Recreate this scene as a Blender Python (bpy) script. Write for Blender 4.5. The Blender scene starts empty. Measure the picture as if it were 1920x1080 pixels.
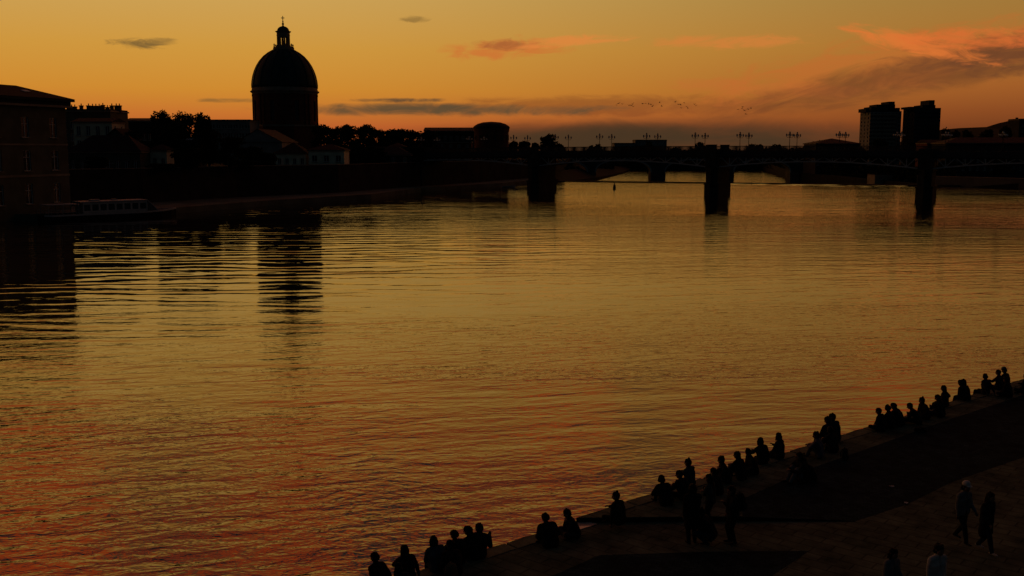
import bpy, bmesh, math, random
import numpy as np
from mathutils import Vector, Matrix
random.seed(11); rng = np.random.default_rng(11)
PI = math.pi; R = math.radians
SC = bpy.context.scene; COL = SC.collection

# ------------------------------------------------------------------ camera
CAMZ = 12.5; F = 1900.0; TH = math.atan(260/1900.0); CT, ST = math.cos(TH), math.sin(TH)
cd = bpy.data.cameras.new('camera'); cam = bpy.data.objects.new('camera', cd); COL.objects.link(cam)
cd.sensor_width = 36.0; cd.lens = 36.0*F/1920.0; cd.clip_start = .5; cd.clip_end = 20000
cam.location = (0, 0, CAMZ); cam.rotation_euler = (PI/2-TH, 0, 0); SC.camera = cam
def ray(px, py):
    u = (px-960)/F; v = -(py-540)/F
    return Vector((u, CT+v*ST, -ST+v*CT))
def gp(px, py, z):                       # point of the photograph on the level z
    d = ray(px, py); s = (z-CAMZ)/d.z
    return Vector((d.x*s, d.y*s, z))
def at(px, py, Y):                       # point of the photograph at the distance Y
    d = ray(px, py); s = Y/d.y
    return Vector((d.x*s, Y, CAMZ+d.z*s))
def lin(r, g, b):
    f = lambda c: (c/255/12.92) if c/255 <= .04045 else ((c/255+.055)/1.055)**2.4
    return (f(r), f(g), f(b), 1)

# ------------------------------------------------------------------ sky
SC.view_settings.view_transform = 'Standard'; SC.view_settings.look = 'None'
SC.view_settings.exposure = 0; SC.view_settings.gamma = 1; SC.view_settings.use_curve_mapping = False
W = bpy.data.worlds.new('World'); SC.world = W; W.use_nodes = True
nt = W.node_tree; nt.nodes.clear()
class NB:
    def __init__(s, nt): s.nt = nt
    def n(s, t, **k):
        x = s.nt.nodes.new(t)
        for a, b in k.items(): setattr(x, a, b)
        return x
    def put(s, inp, v):
        if isinstance(v, (int, float)): inp.default_value = v
        elif isinstance(v, tuple): inp.default_value = v
        else: s.nt.links.new(v, inp)
    def m(s, op, a, b=0.0, c=0.0, clamp=False):
        x = s.n('ShaderNodeMath', operation=op, use_clamp=clamp)
        s.put(x.inputs[0], a); s.put(x.inputs[1], b); s.put(x.inputs[2], c)
        return x.outputs[0]
    def ss(s, v, a, b):                  # smoothstep
        x = s.n('ShaderNodeMapRange', interpolation_type='SMOOTHSTEP')
        s.put(x.inputs['Value'], v); s.put(x.inputs['From Min'], a); s.put(x.inputs['From Max'], b)
        return x.outputs[0]
    def mix(s, f, a, b, bt='MIX'):
        x = s.n('ShaderNodeMix', data_type='RGBA', blend_type=bt)
        s.put(x.inputs[0], f); s.put(x.inputs[6], a); s.put(x.inputs[7], b)
        return x.outputs[2]
    def ramp(s, f, stops):
        x = s.n('ShaderNodeValToRGB'); r = x.color_ramp
        while len(r.elements) > 1: r.elements.remove(r.elements[-1])
        r.elements[0].position = stops[0][0]; r.elements[0].color = stops[0][1]
        for p, c in stops[1:]:
            e = r.elements.new(p); e.color = c
        s.put(x.inputs[0], f); return x.outputs[0]
    def vec(s, x, y, z):
        c = s.n('ShaderNodeCombineXYZ'); s.put(c.inputs[0], x); s.put(c.inputs[1], y); s.put(c.inputs[2], z)
        return c.outputs[0]
    def noise(s, v, sc, det=4, rough=.5, dist=0.0):
        x = s.n('ShaderNodeTexNoise'); s.put(x.inputs['Vector'], v)
        x.inputs['Scale'].default_value = sc; x.inputs['Detail'].default_value = det
        x.inputs['Roughness'].default_value = rough; x.inputs['Distortion'].default_value = dist
        return x.outputs[0]
b = NB(nt)
tc = b.n('ShaderNodeTexCoord'); sp = b.n('ShaderNodeSeparateXYZ'); nt.links.new(tc.outputs['Generated'], sp.inputs[0])
dx, dy, dz = sp.outputs
az = b.m('MULTIPLY', b.m('ARCTAN2', dx, dy), 180/PI)           # degrees, 0 = straight down the river
el = b.m('MULTIPLY', b.m('ARCSINE', dz), 180/PI)
pos = b.m('SQRT', b.m('DIVIDE', b.m('MAXIMUM', el, 0.0), 90.0))
def stops(l): return [(math.sqrt(e/90), lin(*c)) for e, c in l]
left = b.ramp(pos, stops([(0, (168, 78, 38)), (1.2, (190, 96, 44)), (2.0, (200, 116, 46)), (3.2, (207, 138, 48)), (5.4, (207, 151, 62)), (8.3, (203, 161, 86)),
                          (11, (212, 162, 74)), (16, (190, 128, 56)), (21, (96, 78, 60)), (30, (44, 58, 62)), (90, (14, 26, 34))]))
right = b.ramp(pos, stops([(0, (92, 46, 24)), (1.2, (118, 62, 30)), (2.0, (138, 74, 34)), (3.2, (160, 92, 40)), (5.4, (168, 112, 48)), (8.3, (158, 122, 60)),
                           (11, (166, 118, 52)), (16, (146, 94, 44)), (22, (86, 68, 50)), (34, (40, 50, 54)), (90, (14, 26, 34))]))
back = b.ramp(pos, stops([(0, (20, 25, 28)), (10, (20, 27, 31)), (40, (16, 25, 31)), (90, (14, 26, 34))]))
sky = b.mix(b.ss(az, -16.0, 30.0), left, right)
sky = b.mix(b.ss(b.m('ABSOLUTE', b.m('ADD', az, 6.0)), 38.0, 105.0), sky, back)
v2 = b.vec(az, b.m('MULTIPLY', el, 4.0), 0.0)
def cloud(col, caz, cel, ra, re, slope=0.0, nscale=.22, amp=1.4, lo=-.25, hi=.6, strength=.9, seed=0.0):
    global sky
    a = b.m('SUBTRACT', az, caz); e = b.m('SUBTRACT', b.m('SUBTRACT', el, cel), b.m('MULTIPLY', a, slope))
    d2 = b.m('ADD', b.m('POWER', b.m('ABSOLUTE', b.m('DIVIDE', a, ra)), 2.0), b.m('POWER', b.m('ABSOLUTE', b.m('DIVIDE', e, re)), 2.0))
    vv = b.vec(b.m('ADD', az, seed), b.m('MULTIPLY', e, 3.2), seed)
    n = b.m('MULTIPLY', b.m('SUBTRACT', b.noise(vv, nscale*1.6, 8, .62, .9), .5), amp)
    mk = b.m('MULTIPLY', b.ss(b.m('ADD', b.m('SUBTRACT', 1.0, d2), b.m('MULTIPLY', n, 2.8)), lo, hi+.6), strength)
    sky = b.mix(mk, sky, lin(*col))
def pae(px, py):                         # azimuth and elevation in degrees
    d = ray(px, py).normalized(); return math.degrees(math.atan2(d.x, d.y)), math.degrees(math.asin(d.z))
def cl(col, px, py, wpx, hpx, **k):
    a, e = pae(px, py); cloud(col, a, e, math.degrees(wpx*1.3/F), math.degrees(hpx*1.25/F), **k)
# low grey bank on the horizon, grey bar right of the dome, small grey wisps
cl((70, 52, 34), 1240, 262, 430, 32, strength=1.0, nscale=.12, amp=.35, seed=3)
cl((70, 52, 34), 1080, 258, 220, 22, strength=.9, nscale=.12, amp=.5, seed=4)
cl((112, 58, 34), 1150, 200, 330, 16, strength=.45, nscale=.2, seed=8)
cl((92, 74, 50), 830, 206, 235, 10, slope=0.0, strength=.95, nscale=.2, amp=1.1, seed=1)
cl((88, 68, 48), 760, 188, 75, 4, strength=.9, seed=2)
cl((126, 92, 48), 450, 188, 60, 4, strength=.7, seed=5)
cl((112, 88, 50), 258, 82, 34, 8, strength=.85, nscale=.5, seed=6)
cl((128, 98, 52), 305, 78, 22, 6, strength=.6, nscale=.5, seed=7)
cl((120, 92, 48), 775, 36, 22, 5, strength=.6, nscale=.5, seed=9)
# orange lit streaks
cl((206, 108, 50), 950, 92, 90, 16, slope=.05, strength=.7, nscale=.35, seed=11)
cl((150, 84, 48), 950, 84, 45, 8, strength=.6, nscale=.5, seed=12)
cl((226, 132, 62), 1065, 78, 90, 9, slope=.06, strength=.7, nscale=.4, seed=13)
cl((212, 126, 58), 1370, 78, 110, 10, strength=.7, nscale=.35, seed=14)
cl((196, 104, 50), 1440, 165, 160, 12, slope=-.04, strength=.35, nscale=.3, seed=16)
# the long cloud at the right, orange along its top, brown below
cl((194, 104, 46), 1690, 116, 270, 42, slope=.14, strength=.55, nscale=.25, seed=17)
cl((104, 62, 36), 1730, 138, 260, 30, slope=.19, strength=.72, nscale=.2, amp=.8, seed=18)
cl((106, 64, 40), 1930, 98, 170, 28, slope=.03, strength=.75, nscale=.3, seed=19)
cl((224, 118, 52), 1722, 84, 100, 14, slope=-.26, strength=.8, nscale=.4, seed=20)
cl((220, 108, 50), 1865, 72, 110, 14, slope=-.05, strength=.7, nscale=.4, seed=21)
# mottled high cloud above the frame (seen mirrored in the near water)
inv = b.m('DIVIDE', 1.0, b.m('MAXIMUM', b.m('ADD', dz, .12), .05))
pv = b.vec(b.m('MULTIPLY', dx, inv), b.m('MULTIPLY', dy, inv), 0.0)
hn = b.noise(pv, 2.0, 8, .66, .8)
hm = b.m('MULTIPLY', b.ss(hn, .44, .60), b.m('MULTIPLY', b.ss(el, 11.0, 20.0), b.m('SUBTRACT', 1.0, b.ss(el, 32.0, 50.0))))
hm = b.m('MULTIPLY', hm, b.m('SUBTRACT', 1.0, b.ss(b.m('ABSOLUTE', b.m('ADD', az, 6.0)), 40.0, 100.0)))
sky = b.mix(b.m('MULTIPLY', hm, .92), sky, lin(236, 92, 36))
bg = b.n('ShaderNodeBackground'); nt.links.new(sky, bg.inputs[0]); bg.inputs[1].default_value = 1.0
wo = b.n('ShaderNodeOutputWorld'); nt.links.new(bg.outputs[0], wo.inputs[0])
try: W.cycles.sampling_method = 'MANUAL'; W.cycles.sample_map_resolution = 1024
except Exception: pass

# ------------------------------------------------------------------ materials
MATS = {}
def mat(name, col, rough=.85, var=.25, scale=1.5, bump=0.0, bscale=8.0, spec=.06, metal=0.0, col2=None):
    if name in MATS: return MATS[name]
    m = bpy.data.materials.new(name); m.use_nodes = True; t = m.node_tree; q = NB(t)
    p = t.nodes['Principled BSDF']
    o = q.n('ShaderNodeTexCoord').outputs['Object']
    c1 = tuple(col)+(1,); c2 = (tuple(col2)+(1,)) if col2 else tuple(x*(1-var) for x in col)+(1,)
    n = q.noise(o, scale, 5, .6)
    t.links.new(q.mix(q.ss(n, .35, .65), c2, c1), p.inputs['Base Color'])
    p.inputs['Roughness'].default_value = rough; p.inputs['Specular IOR Level'].default_value = spec; p.inputs['Metallic'].default_value = metal
    if bump:
        bn = q.n('ShaderNodeBump'); bn.inputs['Distance'].default_value = bump; bn.inputs['Strength'].default_value = .8
        t.links.new(q.noise(o, bscale, 4, .6), bn.inputs['Height']); t.links.new(bn.outputs[0], p.inputs['Normal'])
    MATS[name] = m; return m
def paver(name, c1, c2, mortar, w, h, rough=.9, bump=.012, rot=0.0, spec=.015):
    m = bpy.data.materials.new(name); m.use_nodes = True; t = m.node_tree; q = NB(t); p = t.nodes['Principled BSDF']
    o = q.n('ShaderNodeTexCoord').outputs['Object']
    mp = q.n('ShaderNodeMapping'); t.links.new(o, mp.inputs[0]); mp.inputs['Rotation'].default_value = (0, 0, rot)
    br = q.n('ShaderNodeTexBrick'); t.links.new(mp.outputs[0], br.inputs['Vector'])
    br.inputs['Scale'].default_value = 1; br.inputs['Brick Width'].default_value = w; br.inputs['Row Height'].default_value = h
    br.inputs['Mortar Size'].default_value = min(w, h)*.05; br.inputs['Color1'].default_value = c1+(1,); br.inputs['Color2'].default_value = c2+(1,); br.inputs['Mortar'].default_value = mortar+(1,)
    n = q.noise(o, 1.2, 6, .65); k = q.ramp(n, [(.3, (.35, .35, .35, 1)), (.7, (1.4, 1.35, 1.3, 1))])
    t.links.new(q.mix(1.0, br.outputs['Color'], k, 'MULTIPLY'), p.inputs['Base Color'])
    p.inputs['Roughness'].default_value = rough; p.inputs['Specular IOR Level'].default_value = spec
    bn = q.n('ShaderNodeBump'); bn.inputs['Distance'].default_value = bump
    hgt = q.m('ADD', q.m('MULTIPLY', br.outputs['Fac'], -1.0), q.m('MULTIPLY', q.noise(o, 14, 4, .6), .8))
    t.links.new(hgt, bn.inputs['Height']); t.links.new(bn.outputs[0], p.inputs['Normal'])
    return m
BRICK = mat('rose_brick', (.17, .075, .05), .9, .4, .8, .01, 12)
STONE = mat('pale_stone', (.30, .26, .20), .9, .3, .5, .01, 6)
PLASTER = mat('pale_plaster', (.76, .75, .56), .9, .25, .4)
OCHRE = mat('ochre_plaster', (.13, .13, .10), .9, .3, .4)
GREYW = mat('grey_render', (.3, .31, .3), .9, .3, .4)
DARKW = mat('dark_render', (.045, .05, .05), .9, .3, .4)
ROOF = mat('clay_tile_roof', (.045, .032, .026), .9, .4, 1.2, .03, 5)
SLATE = mat('dark_roof', (.022, .026, .028), .7, .3, 1.0)
GLASS = mat('window_glass', (.02, .022, .025), .12, .3, .3, spec=.6)
FRAME = mat('window_frame_paint', (.75, .76, .74), .6, .15, 3)
DFRAME = mat('dark_frame_paint', (.06, .06, .06), .6, .2, 3)
COPPER = mat('aged_copper', (.03, .07, .07), .6, .35, .5, .01, 3)
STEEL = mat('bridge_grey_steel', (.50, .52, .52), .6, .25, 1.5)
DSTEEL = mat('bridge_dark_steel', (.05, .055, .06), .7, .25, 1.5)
PIERM = mat('pier_masonry', (.05, .052, .05), .9, .4, .8, .02, 4)
ARCHM = mat('arch_bridge_stone', (.10, .10, .10), .9, .3, .3)
ARCHR = mat('arch_ring_stone', (.42, .42, .42), .9, .25, .3)
LAMPM = mat('lamp_iron', (.03, .032, .034), .5, .2, 4)
GLOBE = mat('lamp_opal_globe', (.85, .85, .82), .35, .1, 4)
POST = mat('galvanised_post', (.35, .36, .36), .5, .2, 4)
BARK = mat('bark', (.05, .04, .03), .95, .3, 4, .02, 12)
LEAF = mat('leaf_green', (.035, .05, .02), .9, .5, .6, spec=.05, col2=(.018, .028, .012))
LEAFD = mat('leaf_dark', (.028, .038, .018), .9, .5, .6, spec=.05, col2=(.014, .022, .01))
EARTH = mat('earth_bank', (.024, .028, .022), .95, .4, .15, .05, 1.5)
LQUAY = mat('left_quay_paving', (.16, .165, .13), .95, .35, .2, .02, 3)
WALLM = mat('quay_wall_brick', (.05, .042, .035), .95, .45, .25, .03, 3)
HILLM = mat('hill_scrub', (.018, .026, .018), .95, .4, .02, .3, .3)
BOATW = mat('boat_white_paint', (.42, .43, .42), .5, .15, .6)
BOATD = mat('boat_dark_hull', (.02, .022, .028), .5, .2, .6)
WET = mat('wet_landing_stone', (.45, .40, .34), .10, .2, 2, spec=1.0)
CONC = mat('weir_concrete', (.03, .028, .025), .9, .3, .5)
FOAM = mat('foam_white', (.6, .58, .55), .6, .3, .5)

# water: dark, glossy, rippled
def water_mat(name, ior=2.1, lee=True):
    m = bpy.data.materials.new(name); m.use_nodes = True; t = m.node_tree; q = NB(t); p = t.nodes['Principled BSDF']
    p.inputs['Base Color'].default_value = (.012, .012, .009, 1); p.inputs['Roughness'].default_value = .03; p.inputs['IOR'].default_value = ior; p.inputs['Specular Tint'].default_value = (1, .92, .75, 1)
    o = q.n('ShaderNodeTexCoord').outputs['Object']
    s = q.n('ShaderNodeSeparateXYZ'); t.links.new(o, s.inputs[0]); x, y, _ = s.outputs
    def layer(rot, sx, sy, sc, det, dist, off):
        xr = q.m('ADD', q.m('MULTIPLY', x, math.cos(rot)), q.m('MULTIPLY', y, math.sin(rot)))
        yr = q.m('SUBTRACT', q.m('MULTIPLY', y, math.cos(rot)), q.m('MULTIPLY', x, math.sin(rot)))
        v = q.vec(q.m('MULTIPLY', xr, sx), q.m('MULTIPLY', yr, sy), off)
        return q.noise(v, sc, det, .5, dist)
    patch = q.noise(q.vec(q.m('MULTIPLY', x, .35), y, 3.0), .045, 3, .55, .4)      # calm and ruffled patches
    calm = q.ss(patch, .36, .64)
    n1 = layer(R(6), .22, 1, .20, 2, .3, 1.0)      # long low swell, several metres
    n2 = layer(R(10), .30, 1, .62, 2, .5, 5.0)     # wavelets
    n3 = layer(R(16), .42, 1, 1.55, 3, .5, 9.0)     # ripples
    n4 = layer(R(-12), .55, 1, 3.4, 2, .4, 13.0)   # fine ripple
    if lee:                                # the middle of the far side lies in the lee of the left bank
        lm = q.m('MULTIPLY', q.ss(y, 44.0, 88.0), q.m('SUBTRACT', 1.0, q.m('MULTIPLY', q.ss(y, 135.0, 185.0), q.ss(x, -70.0, -10.0)))); lm = q.m('MULTIPLY', lm, q.m('SUBTRACT', 1.0, q.m('MULTIPLY', q.ss(x, -22.0, 26.0), .75)))
        k1 = q.m('SUBTRACT', 1.0, q.m('MULTIPLY', lm, .6)); k2 = q.m('SUBTRACT', 1.0, q.m('MULTIPLY', lm, .84))
        k3 = q.m('SUBTRACT', 1.0, q.m('MULTIPLY', q.ss(y, 34.0, 92.0), q.m('ADD', .42, q.m('MULTIPLY', lm, .5))))
    else: k1, k2, k3 = 1.6, 1.6, 1.0
    h = q.m('MULTIPLY', n1, q.m('MULTIPLY', k1, WAVE[0]))
    h = q.m('ADD', h, q.m('MULTIPLY', n2, q.m('MULTIPLY', k2, WAVE[1])))
    # a train of long wash waves rolling off the left quay
    wx = q.m('ADD', q.m('MULTIPLY', x, -.06), y); ph = q.m('ADD', q.m('MULTIPLY', wx, 2*PI/3.4), q.m('MULTIPLY', q.noise(q.vec(q.m('MULTIPLY', x, .42), y, 31.0), .17, 3, .5), 18.0))
    env = q.m('MULTIPLY', q.m('SUBTRACT', 1.0, q.m('MULTIPLY', q.ss(x, -34.0, 24.0), .88)), q.m('MULTIPLY', q.ss(y, 46.0, 84.0), q.ss(q.noise(q.vec(q.m('MULTIPLY', x, .3), y, 41.0), .03, 2, .5), .3, .6)))
    h = q.m('ADD', h, q.m('MULTIPLY', q.m('SINE', ph), q.m('MULTIPLY', env, WAVE[4])))
    rip = q.m('ADD', q.m('MULTIPLY', n3, WAVE[2]), q.m('MULTIPLY', n4, WAVE[3]))
    h = q.m('ADD', h, q.m('MULTIPLY', rip, q.m('MULTIPLY', q.m('ADD', q.m('MULTIPLY', calm, .8), .4), k3)))
    bn = q.n('ShaderNodeBump'); bn.inputs['Distance'].default_value = 1.0; bn.inputs['Strength'].default_value = 1.0
    t.links.new(h, bn.inputs['Height']); t.links.new(bn.outputs[0], p.inputs['Normal'])
    return m
WAVE = (.085, .074, .070, .028, .023)
WATER = water_mat('river_water'); WATER2 = water_mat('lower_river_water', lee=False)

# ------------------------------------------------------------------ helpers
def tag(o, label=None, cat=None, group=None, kind=None):
    if label: o['label'] = label
    if cat: o['category'] = cat
    if group: o['group'] = group
    if kind: o['kind'] = kind
    return o
def empty(name, loc, rz=0.0, label=None, cat=None, group=None):
    o = bpy.data.objects.new(name, None); o.empty_display_size = .2; COL.objects.link(o)
    o.location = loc; o.rotation_euler = (0, 0, rz); return tag(o, label, cat, group)
class MB:
    def __init__(s): s.v = []; s.f = []; s.mi = []
    def add(s, vs, fs, mi=0):
        n = len(s.v); s.v += [tuple(p) for p in vs]; s.f += [tuple(n+i for i in f) for f in fs]; s.mi += [mi]*len(fs); return s
    def box(s, x0, x1, y0, y1, z0, z1, mi=0):
        vs = [(x0,y0,z0),(x1,y0,z0),(x1,y1,z0),(x0,y1,z0),(x0,y0,z1),(x1,y0,z1),(x1,y1,z1),(x0,y1,z1)]
        return s.add(vs, [(0,3,2,1),(4,5,6,7),(0,1,5,4),(1,2,6,5),(2,3,7,6),(3,0,4,7)], mi)
    def bar(s, p, q, w, h=None, mi=0, up=(0,0,1)):
        p, q = Vector(p), Vector(q); h = h or w; d = (q-p).normalized(); u = Vector(up)
        if abs(d.dot(u)) > .97: u = Vector((1, 0, 0))
        a = d.cross(u).normalized(); c = a.cross(d)
        vs = [e+a*w/2*i+c*h/2*j for e in (p, q) for i, j in ((-1,-1),(1,-1),(1,1),(-1,1))]
        return s.add(vs, [(0,3,2,1),(4,5,6,7),(0,1,5,4),(1,2,6,5),(2,3,7,6),(3,0,4,7)], mi)
    def tube(s, pts, rs, n=8, mi=0, cap=True):
        rings = []; pts = [Vector(p) for p in pts]
        if not isinstance(rs, (list, tuple)): rs = [rs]*len(pts)
        vs = []; fs = []
        for i, p in enumerate(pts):
            d = (pts[min(i+1, len(pts)-1)]-pts[max(i-1, 0)]).normalized()
            u = Vector((0, 0, 1)) if abs(d.z) < .9 else Vector((0, 1, 0))
            a = d.cross(u).normalized(); c = a.cross(d)
            vs += [p+(a*math.cos(2*PI*k/n)+c*math.sin(2*PI*k/n))*rs[i] for k in range(n)]
        for i in range(len(pts)-1):
            for k in range(n): fs.append((i*n+k, i*n+(k+1) % n, (i+1)*n+(k+1) % n, (i+1)*n+k))
        if cap: fs += [tuple(range(n-1, -1, -1)), tuple((len(pts)-1)*n+k for k in range(n))]
        return s.add(vs, fs, mi)
    def lathe(s, prof, n=24, c=(0,0,0), mi=0, cap=True):
        vs = []; fs = []
        for r, z in prof: vs += [(c[0]+r*math.cos(2*PI*k/n), c[1]+r*math.sin(2*PI*k/n), c[2]+z) for k in range(n)]
        for i in range(len(prof)-1):
            for k in range(n): fs.append((i*n+k, i*n+(k+1) % n, (i+1)*n+(k+1) % n, (i+1)*n+k))
        if cap: fs += [tuple(range(n-1, -1, -1)), tuple((len(prof)-1)*n+k for k in range(n))]
        return s.add(vs, fs, mi)
    def ball(s, c, r, n=10, sz=1.0, mi=0):
        return s.lathe([(max(r*math.sin(PI*i/6), 1e-3), -r*sz*math.cos(PI*i/6)) for i in range(7)], n, c, mi)
    def prism(s, poly, z0, z1, mi=0):       # poly ccw from above; z1 number or list
        n = len(poly); z1 = z1 if isinstance(z1, (list, tuple)) else [z1]*n
        vs = [(p[0], p[1], z0) for p in poly]+[(p[0], p[1], z1[i]) for i, p in enumerate(poly)]
        return s.add(vs, [tuple(range(n-1, -1, -1)), tuple(range(n, 2*n))]+[(i, (i+1) % n, n+(i+1) % n, n+i) for i in range(n)], mi)
    def mesh(s, name, mats, smooth=False):
        me = bpy.data.meshes.new(name); me.from_pydata(s.v, [], s.f)
        for m in (mats if isinstance(mats, (list, tuple)) else [mats]): me.materials.append(m)
        me.polygons.foreach_set('material_index', s.mi)
        if smooth: me.polygons.foreach_set('use_smooth', [True]*len(s.f))
        me.update(); return me
    def build(s, name, mats, parent=None, smooth=False, loc=None):
        return link(name, s.mesh(name, mats, smooth), parent, loc)
def link(name, me, parent=None, loc=None, rz=None):
    o = bpy.data.objects.new(name, me); COL.objects.link(o)
    if parent is not None: o.parent = parent
    if loc is not None: o.location = loc
    if rz is not None: o.rotation_euler = (0, 0, rz)
    return o
def copy_tree(o, parent=None):
    c = o.copy(); COL.objects.link(c)
    if parent is not None: c.parent = parent
    for ch in list(o.children): copy_tree(ch, c)
    return c
def struct(o): o['kind'] = 'structure'; return o

# ------------------------------------------------------------------ ground, water, banks
LB = [(-900, 150), (-170, 168), (-84, 179), (-66, 199), (-54.5, 227), (-36, 259), (-27, 303), (-4, 345), (15, 399)]      # left water edge
LB2 = [(18, 420), (46, 550), (76, 700), (96, 826)]
RB2 = [(203, 826), (156, 570), (152, 450), (150, 350)]
struct(MB().box(-6000, 6000, -3000, 12000, -7, -6).build('ground', EARTH))
wp = [(-900, -60), (600, -60), (600, 300), (240, 290), (170, 322), (152, 346), (16, 400), (-900, 700)]
struct(MB().add([(x, y, 0) for x, y in wp], [tuple(range(len(wp)))]).build('river', WATER))
wp2 = [(14, 402), (153, 347), (420, 340), (420, 900), (-120, 900)]
struct(MB().add([(x, y, -4) for x, y in wp2], [tuple(range(len(wp2)))]).build('lower_river', WATER2))
# weir sill between the two levels, with added smooth water tilted to mirror the sky
wl = [Vector((13, 400.5, 0)), Vector((153, 347, 0))]
w_ = MB(); d = (wl[1]-wl[0]).normalized(); nrm = Vector((-d.y, d.x, 0))
prof = [(-1.0, -5), (-1.0, .28), (.6, .42), (3.5, -5)]
vs = [wl[e]+nrm*a+Vector((0, 0, z)) for e in (0, 1) for a, z in prof]
w_.add(vs, [(0,1,5,4), (1,2,6,5), (2,3,7,6), (3,0,4,7), (0,3,2,1), (4,5,6,7)])
tag(w_.build('weir', CONC), 'long low dark weir crossing the river behind the steel bridge', 'weir')
fm = MB()
def lip(t0, t1, off, wd, hh):            # smooth hump above the sill, shaped so its tilt mirrors the bright sky
    n = max(3, int((t1-t0)*60)); vs = []
    for i in range(n+1):
        e = min(1, 6*min(i, n-i)/n+.05); c_ = wl[0].lerp(wl[1], t0+(t1-t0)*i/n)-nrm*(off+random.uniform(-.25, .25)); w2 = wd*e*random.uniform(.6, 1.3)
        vs += [c_-nrm*w2+Vector((0, 0, .012)), c_+Vector((0, 0, .012+w2*hh)), c_+nrm*.3*e+Vector((0, 0, .0))]
    fm.add(vs, [(3*i+j, 3*i+3+j, 3*i+4+j, 3*i+1+j) for i in range(n) for j in (0, 1)])
lip(.02, .40, 1.4, 1.2, .045); lip(.42, .78, 1.5, 2.4, .05); lip(.80, .90, 1.6, 2.2, .05); lip(.925, .985, 1.6, 2.0, .05)
for i in range(46):
    t_ = .45+.55*random.random()**.8; d_ = random.uniform(.012, .05); lip(t_, min(1, t_+d_), 4+random.random()**1.5*30*(t_-.3), random.uniform(.3, .9), .05)
SMOOTHW = mat('smooth_water_lip', (.05, .048, .042), .08, .2, 2, spec=1.0); SMOOTHW.node_tree.nodes['Principled BSDF'].inputs['IOR'].default_value = 1.75
tag(fm.build('weir_glint_lip', SMOOTHW), 'bright broken streaks of smooth water swelling above the weir', 'water', kind='stuff')  # bright line comes from the added tilt of this smooth water, no froth

# left bank: low quay, retaining wall, upper street level
in1 = [(-900, 166), (-170, 184), (-96, 196), (-79, 217), (-66, 243), (-46, 268.5), (-33.5, 306), (-13, 352), (6, 404)]
q_ = MB()
for i in range(len(LB)-1):
    a, c = LB[i], LB[i+1]; e, g = in1[i+1], in1[i]
    q_.prism([a, c, e, g], -5, 1.2)
struct(q_.build('left_quay', LQUAY))
UP = 7.6
tp = MB(); ring = in1+[(18, 424)]
poly = [(-6000, 166)]+ring[1:]+[(LB2[1][0]-14, LB2[1][1]), (LB2[2][0]-16, 700), (80, 840), (80, 6000), (-6000, 6000)]
poly[1:1] = []
tp.prism(poly, -5.5, [UP]*len(poly)); struct(tp.build('left_bank', EARTH))
rw = MB(); pp = MB()
for i in range(1, len(in1)-1):
    a, c = Vector((*in1[i], 0)), Vector((*in1[i+1], 0)); dd = (c-a).normalized(); nn = Vector((dd.y, -dd.x, 0))
    o_ = nn*.45
    rw.add([a+o_+Vector((0,0,1.1)), c+o_+Vector((0,0,1.1)), c+o_*.4+Vector((0,0,UP+.05)), a+o_*.4+Vector((0,0,UP+.05)), a-nn*.4+Vector((0,0,UP+.05)), c-nn*.4+Vector((0,0,UP+.05))], [(0,1,2,3), (3,2,5,4)])
    pp.bar(a+Vector((0,0,UP+.45)), c+Vector((0,0,UP+.45)), .35, .8)
    pp.bar(a+Vector((0,0,UP+.92)), c+Vector((0,0,UP+.92)), .55, .14, mi=1)
rwall = tag(empty('retaining_wall', (0,0,0)), 'long brick retaining wall with stone capped parapet behind the left quay', 'wall')
rw.build('wall_face', WALLM, rwall); pp.build('parapet', [WALLM, STONE], rwall)
# left bank beyond the weir, right bank, far bank
lb3 = MB().prism([(20, 412)]+LB2[1:]+[(70, 840), (45, 700), (25, 550), (6, 424)], -5.5, [-.5, -2.5, -3, -3, UP, UP, UP, UP])
struct(lb3.build('left_river_bank', EARTH))
rpoly = [(153, 344), (150, 350), (152, 450), (156, 570), (203, 826), (400, 900), (6000, 900), (6000, 200), (260, 250), (172, 318)]
rb = MB(); rb.prism(rpoly[::-1], -5.5, [-.2+3.2*(p[0] > 160) for p in rpoly[::-1]]); struct(rb.build('right_river_bank', EARTH))
struct(MB().prism([(70, 830), (240, 826), (6000, 905), (6000, 9000), (-100, 9000)], -5.5, 2.0).build('far_bank', HILLM))

# right (near) quay where the people sit
ZN, ZF = 1.2, 1.35
P = gp(940, 1024, ZN); Q = gp(1845, 735, ZF); E = (Q-P); E.z = 0; E.normalize(); NW = Vector((-E.y, E.x, 0))   # E along the edge, NW towards the water
def edge_pt(s): return Vector((P.x+E.x*s, P.y+E.y*s, 0))
NQ = paver('quay_brown_paving', (.098, .124, .090), (.080, .102, .074), (.046, .058, .043), .9, .45, rot=math.atan2(E.y, E.x))
COB = paver('quay_dark_cobbles', (.024, .046, .056), (.011, .024, .031), (.005, .010, .013), .22, .16, rot=.3, bump=.02)
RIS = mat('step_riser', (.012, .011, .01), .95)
a0 = edge_pt(-60); a1 = edge_pt(260)
nq = MB(); nq.prism([(a0.x, a0.y), (a1.x, a1.y), (a1.x+300, a1.y-220), (600, -60), (a0.x, -60)], -3, ZN); struct(nq.build('near_quay', NQ))
A = gp(1096, 977, ZF); B_ = gp(1604, 977, ZN)
c1, c2, c3, c4 = [gp(x, y, ZN) for x, y in ((1392, 972), (1392, 944), (1512, 889), (1652, 839))]
c5, c6 = gp(1762, 799, ZN), gp(1842, 774, ZN)
def along(p0, p1, k): return p1+(p1-p0)*k
far = edge_pt(230); off = (c5-edge_pt((c5-P).dot(E))).dot(-NW)
c7 = far-NW*off
A0 = edge_pt((A-P).dot(E))+NW*.02
strip = [A0, gp(1392, 976.5, ZN), c2, c3, c4, c5, c7, far+NW*.02]
mb = MB(); zt = [ZF]*8
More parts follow.
